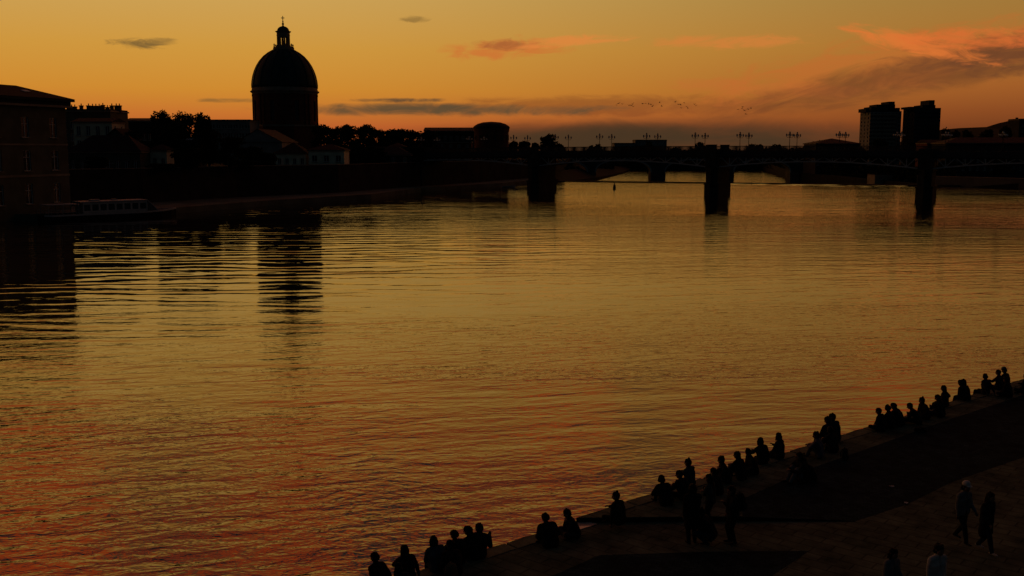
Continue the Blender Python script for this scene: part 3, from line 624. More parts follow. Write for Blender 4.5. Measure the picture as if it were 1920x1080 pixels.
for sd in (-1, 1):
    m = MB(); n = 0; x = S0
    for i in range(40):
        xa, xb = S0+step*i, S0+step*(i+1)
        m.bar((xa, sd*BW, zdeck(xa)+1.22), (xb, sd*BW, zdeck(xb)+1.22), .14, .12)
        m.bar((xa, sd*BW, zdeck(xa)+.12), (xb, sd*BW, zdeck(xb)+.12), .1, .08)
    while x < S1: m.bar((x, sd*BW, zdeck(x)), (x, sd*BW, zdeck(x)+1.2), .05, .05, up=(0, 1, 0)); x += .13
    m.build('railing', DSTEEL, bridge)
    m = MB()
    for i in range(40):
        xa, xb = S0+step*i, S0+step*(i+1)
        m.bar((xa, sd*(BW+.1), zdeck(xa)-.8), (xb, sd*(BW+.1), zdeck(xb)-.8), .2, 1.5)
    m.build('fascia', DSTEEL, bridge)
NP = 12; pan = SPAN/NP
def zlow(s):                               # curved bottom chord
    u = ((s/SPAN) % 1.0); return 9.35-1.75*(2*u-1)**2
def ztop(s): return zdeck(s)-1.62
far_tr = MB()
x0i = int(math.floor(S0/pan))
for i in range(x0i, int(S1/pan)):
    xa, xb = i*pan, (i+1)*pan; xm = (xa+xb)/2
    for sd in (-1, 1):
        y = sd*(BW-.5); A_, B2, C_ = (xa, y, zlow(xa)), (xb, y, zlow(xb)), (xm, y, ztop(xm))
        chord = (A_, B2, .3, .32); tops = ((xa, y, ztop(xa)-.02), (xb, y, ztop(xb)-.02), .3, .3)
        ds = [(A_, C_, .2, .22), (B2, C_, .2, .22)]; vt = ((xa, y, zlow(xa)), (xa, y, ztop(xa)), .22, .2)
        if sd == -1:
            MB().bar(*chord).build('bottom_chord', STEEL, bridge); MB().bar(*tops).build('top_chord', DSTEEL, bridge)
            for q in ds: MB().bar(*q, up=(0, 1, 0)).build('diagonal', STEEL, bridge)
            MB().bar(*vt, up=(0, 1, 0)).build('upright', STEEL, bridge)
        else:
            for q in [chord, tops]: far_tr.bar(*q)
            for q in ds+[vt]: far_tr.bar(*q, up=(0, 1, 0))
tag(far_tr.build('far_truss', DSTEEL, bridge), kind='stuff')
for i in range(4):
    x = i*SPAN; pl = 6.1; w = 1.6
    def ring(w, pl, nose): return [(x-w, -pl), (x, -pl-nose), (x+w, -pl), (x+w, pl), (x, pl+nose), (x-w, pl)]
    m = MB(); m.prism(ring(w+.35, pl+.2, 1.5), -5, 3.0); m.prism(ring(w+.5, pl+.35, 1.6), 3.0, 3.4); m.prism(ring(w, pl, .9), 3.4, 7.0); m.prism(ring(w+.2, pl+.2, .9), 7.0, 7.5)
    m.box(x-w, x+w, -pl+.1, pl-.1, 7.5, 10.4); m.box(x-w-.1, x+w+.1, -pl-.35, -pl+.1, 7.5, 12.6); m.box(x-w-.1, x+w+.1, pl-.1, pl+.35, 7.5, 12.6)
    p = m.build('pier', PIERM, bridge)
    if i == 1:
        for sd in (-1, 1):
            q = MB(); q.box(x-1.15, x+1.15, sd*BW-(1.2 if sd < 0 else -.25), sd*BW-(.25 if sd < 0 else -1.2), 8.1, zdeck(x)+1.45); q.box(x-1.25, x+1.25, sd*BW-(1.3 if sd < 0 else -.15), sd*BW-(.15 if sd < 0 else -1.3), zdeck(x)+1.45, zdeck(x)+1.65); q.build('pylon', PIERM, p)
m = MB(); m.box(S0-14, S0+.2, -BW-.8, BW+.8, -2, 10.5); m.box(S0-14, S0+.2, -BW-.8, -BW, 10.5, 13.3); m.box(S0-14, S0+.2, BW, BW+.8, 10.5, 13.3); m.build('abutment', PIERM, bridge)

# candelabra lamps in pairs along the bridge
LM = {}
m = MB(); m.lathe([(.22, 0), (.22, .35), (.12, .5), (.09, 1.2), (.065, 3.5), (.05, 3.6), (.1, 3.7), (.04, 3.9), (.04, 4.3)], 8); LM['post'] = m.mesh('post', LAMPM, True)
m = MB()
for k in range(4):
    a = PI/2*k; c, s = math.cos(a), math.sin(a)
    m.tube([(0, 0, 3.5), (c*.35, s*.35, 3.36), (c*.72, s*.72, 3.45), (c*.82, s*.82, 3.72)], .045, 6)
LM['arms'] = m.mesh('arms', LAMPM, True)
m = MB(); m.lathe([(.06, 0), (.16, .05), (.24, .22), (.21, .42), (.12, .52), (.03, .58)], 8); m.lathe([(.21, .43), (.25, .48), (.08, .64), (.02, .76)], 8, mi=1); LM['globe'] = m.mesh('lantern', [GLOBE, LAMPM], True)
def mk_lamp():
    r = empty('candelabra_lamp', (0, 0, 0)); link('post', LM['post'], r); link('arms', LM['arms'], r)
    for k in range(4): link('lantern', LM['globe'], r, (.82*math.cos(PI/2*k), .82*math.sin(PI/2*k), 3.72))
    link('lantern', LM['globe'], r, (0, 0, 4.28)); return r
lamp0 = mk_lamp(); first = True
ordn = ['first', 'second', 'third', 'fourth', 'fifth', 'sixth', 'seventh', 'eighth', 'ninth', 'tenth', 'eleventh', 'twelfth', 'thirteenth', 'fourteenth']
near_px = [790, 880, 963, 1041, 1124, 1212, 1303, 1387, 1480, 1573, 1681, 1772, 1879]
for i, px in enumerate(near_px):
    for sd, nm in ((-1, 'near rail'), (1, 'far rail')):
        off_ = -BN*(BW-.9)*sd
        # distance along the bridge of the near lamp as read in the photograph
        d = ray(px, 280); base = PB[0]+BN*(BW-.9); k = d.x/d.y
        s = (k*base.y-base.x)/(BD.x-k*BD.y)
        if s < S0-8: continue
        pos_ = PB[0]+BD*s+off_
        o = lamp0 if first else copy_tree(lamp0); first = False
        o.location = (pos_.x, pos_.y, zdeck(s)); o.rotation_euler = (0, 0, brz+PI/4*.6)
        tag(o, f'five lantern lamp on the {nm} of the steel bridge, {ordn[i]} pair from left', 'lamp post', 'candelabra lamps along the steel bridge')

# ------------------------------------------------------------------ stone arch bridge beyond the weir
AY = 556; ab = empty('stone_arch_bridge', (0, AY, 0), 0, 'distant stone arch bridge seen beneath the steel bridge', 'bridge')
pcx = [978, 1108, 1232, 1362, 1492, 1622]; px2x = lambda p: at(p, 320, AY).x
wd = {0: 3.2, 1: 2.4, 2: 4.0, 3: 3.4, 4: 4.0, 5: 3.5}
ztp, zc_, zs_ = 10.4, zpx(300, AY), zpx(324, AY)
for i, p in enumerate(pcx):
    x = px2x(p); w = wd[i]
    m = MB(); m.prism([(x-w, -4), (x, -6.5), (x+w, -4), (x+w, 6), (x-w, 6)], -6.5, zs_+.3); m.build('pier', ARCHM, ab)
for i in range(len(pcx)-1):
    xa, xb = px2x(pcx[i]), px2x(pcx[i+1]); ya, yb = -3.4, 5.4; n = 20
    la, lb = xa+wd[i]-.3, xb-wd[i+1]+.3; c = (la+lb)/2; h = (lb-la)/2
    arc = [(c-h*math.cos(PI*k/n), zs_+(zc_-zs_)*math.sin(PI*k/n)**.85) for k in range(n+1)]
    top = [(xa+(xb-xa)*k/n, ztp) for k in range(n+1)]; lo = [(xa, zs_)]+arc+[(xb, zs_)]
    m = MB()
    xs = [xa]+[p[0] for p in arc]+[xb]; zl = [zs_]+[p[1] for p in arc]+[zs_]
    for y, fl in ((ya, 0), (yb, 1)):
        v = [(xs[k], y, zl[k]) for k in range(len(xs))]+[(xs[k], y, ztp) for k in range(len(xs))]; q = len(xs)
        m.add(v, [((k, k+1, q+k+1, q+k) if not fl else (k+1, k, q+k, q+k+1)) for k in range(q-1)])
    v = [(xs[k], y, zl[k]) for y in (ya, yb) for k in range(len(xs))]; q = len(xs); m.add(v, [(k, q+k, q+k+1, k+1) for k in range(q-1)])
    m.box(xa, xb, ya-.3, yb+.3, ztp+.005, ztp+1.0); m.build('arch_span', ARCHM, ab)
    r = MB(); 
    for k in range(n):
        (x1_, z1_), (x2_, z2_) = arc[k], arc[k+1]; r.bar((x1_, ya-.16, z1_+.35), (x2_, ya-.16, z2_+.35), .3, .7)
    r.build('arch_ring', ARCHR, ab)

# ------------------------------------------------------------------ trees
def leaf_cloud(name, blobs, nleaf, size, m, asp=1.0):
    """many small leaf clumps spread through a set of ellipsoid lobes (x,y,z,rx,rz)"""
    bl = np.array(blobs); wgt = bl[:, 3]**1.3*bl[:, 4]; idx = rng.choice(len(bl), nleaf, p=wgt/wgt.sum())
    d = rng.normal(size=(nleaf, 3)); d /= np.linalg.norm(d, axis=1)[:, None]; r = rng.random(nleaf)**.45*1.04
    c = bl[idx, :3]+d*r[:, None]*np.stack([bl[idx, 3], bl[idx, 3], bl[idx, 4]], 1)
    u = rng.normal(size=(nleaf, 3)); u /= np.linalg.norm(u, axis=1)[:, None]; w = np.cross(u, rng.normal(size=(nleaf, 3))); w /= np.linalg.norm(w, axis=1)[:, None]
    s = size*(.5+rng.random(nleaf))[:, None]
    k = np.array([1.0, 1.0, 1/asp]); u = u*k; w = w*k
    v = np.stack([c-u*s, c+w*s*.6, c+u*s, c-w*s*.6], 1).reshape(-1, 3)
    me = bpy.data.meshes.new(name); me.vertices.add(len(v)); me.vertices.foreach_set('co', v.ravel())
    me.loops.add(nleaf*4); me.loops.foreach_set('vertex_index', np.arange(nleaf*4)); me.polygons.add(nleaf)
    me.polygons.foreach_set('loop_start', np.arange(nleaf)*4); me.polygons.foreach_set('loop_total', np.full(nleaf, 4)); me.materials.append(m); me.update(); me.validate(); return me
def tree_proto(kind, seed):
    """unit tree: height 1, crown width 1 (scaled later)"""
    rs = random.Random(seed); blobs = []; th = .3
    if kind == 'round':
        for i in range(40):
            a = rs.uniform(0, 2*PI); z = rs.uniform(.2, .88); k = math.sqrt(max(.05, 1-((z-.5)/.42)**2)); q = rs.uniform(.05, .40)*k
            blobs.append((q*math.cos(a), q*math.sin(a), z, rs.uniform(.11, .20), rs.uniform(.07, .13)))
    elif kind == 'tall':
        th = .16
        for i in range(30):
            z = .14+.78*(i+rs.random())/30; k = math.sin(PI*min(1, (z-.02)/.98)**.8)*.9+.12; a = rs.uniform(0, 2*PI); q = rs.uniform(0, .3)*k
            blobs.append((q*math.cos(a), q*math.sin(a), z, rs.uniform(.14, .24)*k+.04, rs.uniform(.05, .10)))
    elif kind == 'spiky':
        th = .2
        for i in range(12): a = rs.uniform(0, 2*PI); q = rs.uniform(0, .3); blobs.append((q*math.cos(a), q*math.sin(a), rs.uniform(.25, .66), .22, .14))
        for i in range(15):
            a = rs.uniform(0, 2*PI); q = rs.uniform(.03, .44); h = rs.uniform(.86, .95)-q*.5
            for j in range(4): blobs.append((q*math.cos(a), q*math.sin(a), h-.26+.26*j/3, .17-.030*j, .08))
    m = MB(); m.tube([(0, 0, -.08), (.01, 0, th*.5), (0, .01, th+.1), (.02, 0, .7)], [.032, .024, .018, .006], 7)
    for i in range(7):
        bl = blobs[rs.randrange(len(blobs))]; m.tube([(0, 0, th+rs.uniform(-.02, .15)), (bl[0]*.5, bl[1]*.5, (th+.1+bl[2])/2), (bl[0], bl[1], bl[2])], [.012, .008, .003], 5, cap=False)
    return blobs, m.mesh('trunk', BARK)
TP = {}
for kind, seeds in (('round', (1, 2, 3)), ('tall', (4, 5)), ('spiky', (6, 7))):
    TP[kind] = [tree_proto(kind, s)+(s,) for s in seeds]
CROWN = {}
tcount = 0
def tree(label, px, ytop, wpx, Y, kind, base=UP, group=None, nm=None, leaf=LEAF):
    global tcount; tcount += 1
    blobs, tr, sd = TP[kind][tcount % len(TP[kind])]
    p = at(px, 280, Y); H = zpx(ytop, Y)-base; w = wpx*Y/F
    sz = max(.2, Y*.00085)
    key = (kind, sd, leaf.name, round(math.log2(H/w)*1.5), round(sz/w, 2))
    if key not in CROWN: CROWN[key] = leaf_cloud('crown', blobs, 3600 if kind == 'round' else 3000, min(.07, max(.02, sz/w*1.25)), leaf, H/w)
    root = empty(nm or {'round': 'broadleaf_tree', 'tall': 'poplar_tree', 'spiky': 'cypress_tree'}[kind], (p.x, Y, base), random.uniform(0, 6.28), label, 'tree', group)
    for n_, me in (('crown', CROWN[key]), ('trunk', tr)):
        o = link(n_, me, root); o.scale = (w, w, H) if n_ == 'crown' else (min(w, H), min(w, H), H)
    return root
G1 = 'trees in the clump left of the dome'
for px, y, w, Y, k, lb in ((291, 207, 30, 252, 'tall', 'slim tree at the left end of the clump left of the dome'), (312, 200, 52, 250, 'round', 'tall tree making the left peak of the clump left of the dome'),
    (348, 200, 58, 254, 'round', 'widest tree in the middle of the clump left of the dome'), (378, 206, 46, 251, 'round', 'tree on the right shoulder of the clump left of the dome'), (341, 203, 40, 249, 'spiky', 'spiky topped tree between the peaks of the clump left of the dome'),
    (393, 217, 34, 249, 'tall', 'lower tree ending the clump on the side of the dome'), (326, 222, 80, 243, 'round', 'broad leafy tree filling the front of the clump left of the dome')):
    tree(lb, px, y, w, Y, k, group=G1, leaf=LEAFD)
G2 = 'trees along the quay street of the left bank'
for px, y, w, Y, lb in ((246, 240, 56, 236, 'bushy dark tree between the chimney apartments and the pavilion'), (352, 272, 70, 228, 'low dark tree under the glazed roof hall'), (392, 236, 74, 238, 'big dark tree right of the glazed roof hall'),
    (430, 252, 70, 240, 'dark round tree left of the pale pediment'), (468, 272, 64, 262, 'low dark tree below the left corner of the pale pediment'), (498, 285, 44, 266, 'small dark tree between the pediment and the ochre house'), (180, 292, 50, 216, 'low shrubby tree behind the cabin of the boat'),
    (300, 306, 60, 222, 'low shrubby tree behind the bow of the boat'), (446, 300, 70, 246, 'low shrubby tree between the third and fourth thin lamp posts'), (664, 268, 66, 306, 'round dark tree right of the wider ochre house'), (702, 272, 50, 312, 'round dark tree left of the narrow grey house'), (780, 272, 50, 318, 'round dark tree right of the narrow grey house')):
    tree(lb, px, y, w, Y, 'round', group=G2, leaf=LEAFD)
G3 = 'line of round trees right of the dome'
for i, (px, y, w) in enumerate(((608, 229, 56), (632, 231, 58), (656, 230, 56), (682, 229, 56), (704, 234, 52), (728, 240, 46), (752, 237, 56), (776, 239, 56), (802, 241, 50))):
    tree(f'round topped tree in the line right of the dome, {ordn[i]} from the dome', px, y, w, 345+6*(i % 3), 'round', group=G3)
G4 = 'trees behind the left half of the steel bridge'
for px, y, w, Y, lb in ((962, 263, 26, 430, 'small tree touching the right side of the round tower'), (984, 262, 28, 440, 'small tree second to the right of the round tower'), (1004, 266, 22, 436, 'small tree left of the big round tree by the bridge'),
                        (1028, 249, 42, 400, 'big round tree standing alone above the left half of the bridge'), (1048, 268, 30, 470, 'small tree right of the big lone round tree')):
    tree(lb, px, y, w, Y, 'round', group=G4)
G5 = 'trees on the right bank'
for px, y, w, Y, lb in ((1536, 262, 40, 600, 'round tree at the left end of the low riverside hall'), (1652, 256, 50, 470, 'dark round tree covering the foot of the left tower block'), (1606, 272, 40, 480, 'low tree left of the foot of the left tower block'), (1712, 264, 44, 460, 'round tree at the foot of the right tower block'),
    (1770, 236, 22, 560, 'pointed tree just right of the right tower block'), (1790, 239, 20, 570, 'second small tree right of the right tower block'), (1812, 240, 26, 575, 'third small tree right of the right tower block'), (1848, 238, 34, 580, 'small tree where the right hill starts to rise'), (1884, 231, 32, 580, 'small tree on the slope of the right hill'), (1504, 280, 30, 560, 'low tree where the arch bridge meets the right bank'),
    (1586, 296, 50, 440, 'dark bank tree under the steel bridge left of the boathouse'), (1780, 300, 60, 385, 'dark bank tree under the steel bridge behind the river wall'), (1880, 296, 70, 370, 'dark bank tree at the right edge behind the river wall')):
    tree(lb, px, y, w, Y, 'round', base=2.5, group=G5, leaf=LEAFD)
# the wood on the far bank, one mass
def wood(name, label, segs, n, size, m):
    c = []
    for i in range(n):
        a = segs[random.randrange(len(segs))]; t_ = random.random(); x = a[0]+(a[2]-a[0])*t_; y = a[1]+(a[3]-a[1])*t_+random.uniform(0, 26)
        h = a[4]*(.72+.28*math.sin(x*.21)*math.sin(x*.083+1.3)+.1*math.sin(x*.9)); z = a[5]+(h)*random.random()**.7
        c.append((x, y, z))
    c = np.array(c); n = len(c); u = rng.normal(size=(n, 3)); u /= np.linalg.norm(u, axis=1)[:, None]; w = np.cross(u, rng.normal(size=(n, 3))); w /= np.linalg.norm(w, axis=1)[:, None]; s = size*(.5+rng.random(n))[:, None]
    v = np.stack([c-u*s, c+w*s*.6, c+u*s, c-w*s*.6], 1).reshape(-1, 3)
    mb = bpy.data.meshes.new(name); mb.from_pydata(v.tolist(), [], np.arange(4*n).reshape(-1, 4).tolist()); mb.materials.append(m)
    return tag(link(name, mb), label, 'wood', kind='stuff')
wood('distant_wood', 'dark belt of woodland along the far river bank beneath the bridges', [(60, 832, 330, 836, 17, 0), (60, 832, 330, 836, 17, 0), (196, 760, 330, 850, 15, -1)], 34000, 1.3, LEAFD)
wood('left_bank_scrub', 'dark scrub on the left bank beyond the weir', [(14, 425, 36, 548, 7, -1), (34, 550, 70, 700, 9, -2), (64, 700, 92, 826, 10, -2)], 12000, .9, LEAFD)
wood('right_bank_scrub', 'dark scrub on the right bank beyond the weir', [(154, 352, 158, 450, 6, -1), (156, 450, 161, 568, 8, -1), (162, 570, 206, 822, 9, -1)], 14000, .9, LEAFD)

# ------------------------------------------------------------------ tour boat at the left quay
bp, bq = gp(76, 414.5, 0), gp(330, 402.5, 0); bd = bq-bp; BL = bd.length
boat = empty('tour_boat', (bp.x, bp.y, 0), math.atan2(bd.y, bd.x), 'long white tour boat with a glazed cabin moored at the left quay', 'boat')
hb = 2.3
m = MB(); secs = [(0, 1.9, .95), (1.2, hb, .9), (BL*.7, hb, .9), (BL*.86, 1.7, 1.0), (BL*.95, .8, 1.15), (BL, .08, 1.3)]
vs = []; 
for x, w, z in secs: vs += [(x, -w*.8, -.4), (x, -w, z), (x, w, z), (x, w*.8, -.4)]
fs = [(4*i+j, 4*i+4+j, 4*i+5+j, 4*i+1+j) for i in range(5) for j in range(3)]+[(0,1,2,3)]
m.add(vs, fs); m.build('hull', BOATD, boat)
m = MB()
for i in range(5):
    for sd in (-1, 1):
        (xa, wa, za), (xb, wb, zb_) = secs[i], secs[i+1]; m.bar((xa, sd*(wa+.03), za+.02), (xb, sd*(wb+.03), zb_+.02), .14, .3)
m.build('rubbing_strake', BOATW, boat)
cx0, cx1 = BL*.27, BL*.74; zc0, zc1 = .95, 3.05
m = MB(); y = 1.85; nb = 8
for sd in (-1, 1):
    hs = []; L = cx1-cx0
    for i in range(nb): hs.append((cx0+L*(i+.12)/nb, cx0+L*(i+.88)/nb, 1.55, 2.65))
    grid_face(m, cx0, cx1, zc0, zc1, hs, (lambda x, z, sd=sd: Vector((x, sd*y, z))), Vector((0, -sd, 0)), .08)
m.add([(cx0,-y,zc0), (cx0,y,zc0), (cx0,y,zc1), (cx0,-y,zc1)], [(0,1,2,3)])
m.build('cabin', BOATW, boat)
pane_m = MB().add([(-.41*L/nb, 0, 0), (.41*L/nb, 0, 0), (.41*L/nb, 0, 1.16), (-.41*L/nb, 0, 1.16)], [(0,1,2,3)]).mesh('window', GLASS)
for sd in (-1, 1):
    for i in range(nb): link('window', pane_m, boat, (cx0+L*(i+.5)/nb, sd*(y-.06), 1.52))
m = MB(); m.box(cx0-.4, cx1+.2, -y-.12, y+.12, zc1, zc1+.16); m.build('cabin_roof', BOATW, boat)
m = MB(); fx = cx1+2.4
m.add([(cx1, -y, zc0), (fx, -1.5, zc0+.1), (fx, 1.5, zc0+.1), (cx1, y, zc0), (cx1, -y, zc1), (cx1+.3, -1.6, zc1), (cx1+.3, 1.6, zc1), (cx1, y, zc1)], [(0,1,5,4), (1,2,6,5), (2,3,7,6), (4,5,6,7)]); w_s = m.build('windscreen', GLASS, boat)
m = MB()
for p, q in (((fx,-1.5,zc0+.1), (cx1+.3,-1.6,zc1)), ((fx,1.5,zc0+.1), (cx1+.3,1.6,zc1)), ((fx,0,zc0+.1), (cx1+.3,0,zc1)), ((cx1+.3,-1.6,zc1), (cx1+.3,1.6,zc1)), ((fx,-1.5,zc0+.1), (fx,1.5,zc0+.1)), ((cx1,-y,zc0), (cx1,-y,zc1))): m.bar(p, q, .12)
m.build('windscreen_frame', BOATW, w_s)
m = MB(); m.box(BL*.02, cx0-.6, -1.9, 1.9, 2.75, 2.86)
for x in (BL*.03, BL*.13, cx0-.8):
    for sd in (-1, 1): m.box(x, x+.07, sd*1.85-.035, sd*1.85+.035, .9, 2.75)
m.build('stern_awning', BOATW, boat)
m = MB()
for sd in (-1, 1):
    for k in range(7): x = BL*.01+k*.95; m.box(x, x+.04, sd*2.0-.02, sd*2.0+.02, .9, 1.85)
    for z in (1.4, 1.85): m.bar((BL*.01, sd*2.0, z), (BL*.01+5.8, sd*2.0, z), .04)
m.build('stern_rail', BOATW, boat)
m = MB(); m.box(cx0+2, cx0+3.6, -.6, .6, zc1+.16, zc1+.45); m.box(cx0+6, cx0+6.9, -.5, .5, zc1+.16, zc1+.4); m.build('roof_locker', BOATW, boat)

# small dinghy drawn up below the left end of the bridge
dp = gp(962, 352, 0); dg = empty('dinghy', (dp.x-1.5, dp.y-6, .25), R(25), 'small pale dinghy lying at the water edge under the left bridge span', 'boat')
m = MB(); vs = []
for x, w, z in ((-2.4, .75, .55), (-1, .95, .5), (.8, .85, .55), (2.0, .45, .68), (2.6, .05, .8)): vs += [(x, -w*.5, -.15), (x, -w, z), (x, w, z), (x, w*.5, -.15)]
m.add(vs, [(4*i+j, 4*i+4+j, 4*i+5+j, 4*i+1+j) for i in range(4) for j in (0, 2)]+[(4*i+3, 4*i+7, 4*i+4, 4*i) for i in range(4)]+[(0,1,2,3)]); m.build('hull', BOATW, dg)
m = MB(); m.box(-1.3, -.9, -.8, .8, .4, .45); m.box(.4, .8, -.75, .75, .4, .45); m.build('thwart', BOATW, dg)
# channel markers standing in the river
for px, py, h, lb in ((1152, 354, 2.3, 'small dark marker buoy standing in the water between the left two piers'), (1409, 345, .9, 'tiny dark marker post in the water right of the middle pier')):
    p = gp(px, py, 0); o = empty('marker_buoy', p, 0, lb, 'buoy', 'markers in the river'); k = h/2.3
    MB().lathe([(.05, -.4), (.42*k, -.1), (.5*k, .5*k), (.34*k, 1.2*k), (.12*k, 1.5*k), (.1*k, 1.9*k)], 12).build('body', BOATD, o); MB().ball((0, 0, 2.05*k), .22*k, 8).build('topmark', BOATD, o)

# thin lamp posts on the left quay
def quay_lamp():
    r = empty('street_lamp', (0, 0, 0)); m = MB(); m.lathe([(.16, 0), (.16, .5), (.1, .7), (.07, 8.6)], 8); m.tube([(0, 0, 8.5), (.4, 0, 8.9), (1.1, 0, 9.0)], .045, 6); m.build('post', POST, r, True)
    m = MB(); m.box(1.0, 1.7, -.14, .14, 8.92, 9.06); m.build('lamp_head', POST, r); return r
ql = quay_lamp()
for i, (px, py, yt, lb) in enumerate(((203, 378, 306, 'thin pale lamp post on the left quay behind the boat cabin'), (265, 372, 292, 'thin pale lamp post on the left quay behind the bow of the boat'),
        (397, 369, 292, 'thin pale lamp post on the left quay standing before the big dark tree'), (531, 364, 290, 'thin pale lamp post on the left quay below the dome'))):
    o = ql if i == 0 else copy_tree(ql); p = gp(px, py, 1.2); o.location = p; o.rotation_euler = (0, 0, random.uniform(-.5, .8)); k = (zpx(yt, p.y)-1.2)/9.0; o.scale = (1, 1, k)
    tag(o, lb, 'street lamp', 'thin lamp posts along the left quay')

# ------------------------------------------------------------------ people
CM = {}
def cloth(name, col): 
    return mat('cloth_'+name, col, .95, .3, 6, spec=.1)
SKIN = mat('skin', (.20, .12, .085), .6, .1, 8); SHOE = mat('shoe_leather', (.02, .018, .016), .6, .2, 8); PSHOE = mat('pale_shoe', (.4, .4, .4), .7, .1, 8)
EYE = mat('eye_dark', (.01, .008, .006), .3, .1, 8); HAIRM = {'dark': mat('dark_hair', (.012, .010, .008), .7, .3, 20), 'brown': mat('brown_hair', (.03, .018, .01), .7, .3, 20)}
PAL = dict(black=(.012, .012, .014), navy=(.016, .02, .035), char=(.03, .03, .032), teal=(.03, .055, .06), grey=(.16, .17, .18), blue=(.06, .075, .11), pale=(.42, .44, .44), olive=(.04, .042, .025), wine=(.035, .012, .014), denim=(.022, .03, .05), stripe=(.09, .09, .13), white=(.5, .5, .5), sand=(.10, .085, .06))
def ik(a, c, l1, l2, pole):
    d = c-a; L = min(d.length, (l1+l2)*.995); d.normalize(); c = a+d*L
    k = (l1*l1-l2*l2+L*L)/(2*L); h = math.sqrt(max(0, l1*l1-k*k)); pv_ = pole-d*pole.dot(d)
    if pv_.length < 1e-4: pv_ = Vector((1, 0, 0))-d*d.x
    return a+d*k+pv_.normalized()*h, c
def remesh(name, caps, vox, mats, smooth_it=2):
    """one continuous skin over a set of tapered limbs"""
    m = MB()
    for p, q, r0_, r1_, tg in caps:
        p, q = Vector(p), Vector(q)
        if (q-p).length < 1e-4: q = p+Vector((0, 0, 1e-3))
        d = (q-p).normalized(); pts = [p-d*r0_*.94, p-d*r0_*.7, p, q, q+d*r1_*.7, q+d*r1_*.94]; m.tube(pts, [r0_*.34, r0_*.714, r0_, r1_, r1_*.714, r1_*.34], 10)
    tmp = bpy.data.meshes.new('tmp'); tmp.from_pydata(m.v, [], m.f); o = bpy.data.objects.new('tmp', tmp); COL.objects.link(o)
    md = o.modifiers.new('r', 'REMESH'); md.mode = 'VOXEL'; md.voxel_size = vox
    if smooth_it:
        sm = o.modifiers.new('s', 'SMOOTH'); sm.factor = .5; sm.iterations = smooth_it
    dg_ = bpy.context.evaluated_depsgraph_get(); me = bpy.data.meshes.new_from_object(o.evaluated_get(dg_)); bpy.data.objects.remove(o); bpy.data.meshes.remove(tmp)
    me.name = name; me.materials.clear()
    for x in mats: me.materials.append(x)
    n = len(me.vertices); co = np.empty(n*3); me.vertices.foreach_get('co', co); co = co.reshape(-1, 3)
    best = np.full(n, 1e9); tgv = np.zeros(n, int)
    for p, q, r0_, r1_, tg in caps:
        p_, d_ = np.array(p), np.array(q)-np.array(p); L2 = max(1e-9, d_@d_); t_ = np.clip((co-p_)@d_/L2, 0, 1); dist = np.linalg.norm(co-p_-t_[:, None]*d_, axis=1)-(r0_+(r1_-r0_)*t_)
        w = dist < best; best[w] = dist[w]; tgv[w] = tg
    lv = np.empty(len(me.loops), int); me.loops.foreach_get('vertex_index', lv); ls_ = np.empty(len(me.polygons), int); me.polygons.foreach_get('loop_start', ls_)
    me.polygons.foreach_set('material_index', tgv[lv[ls_]]); me.polygons.foreach_set('use_smooth', np.ones(len(me.polygons), bool)); me.update(); return me
V = Vector
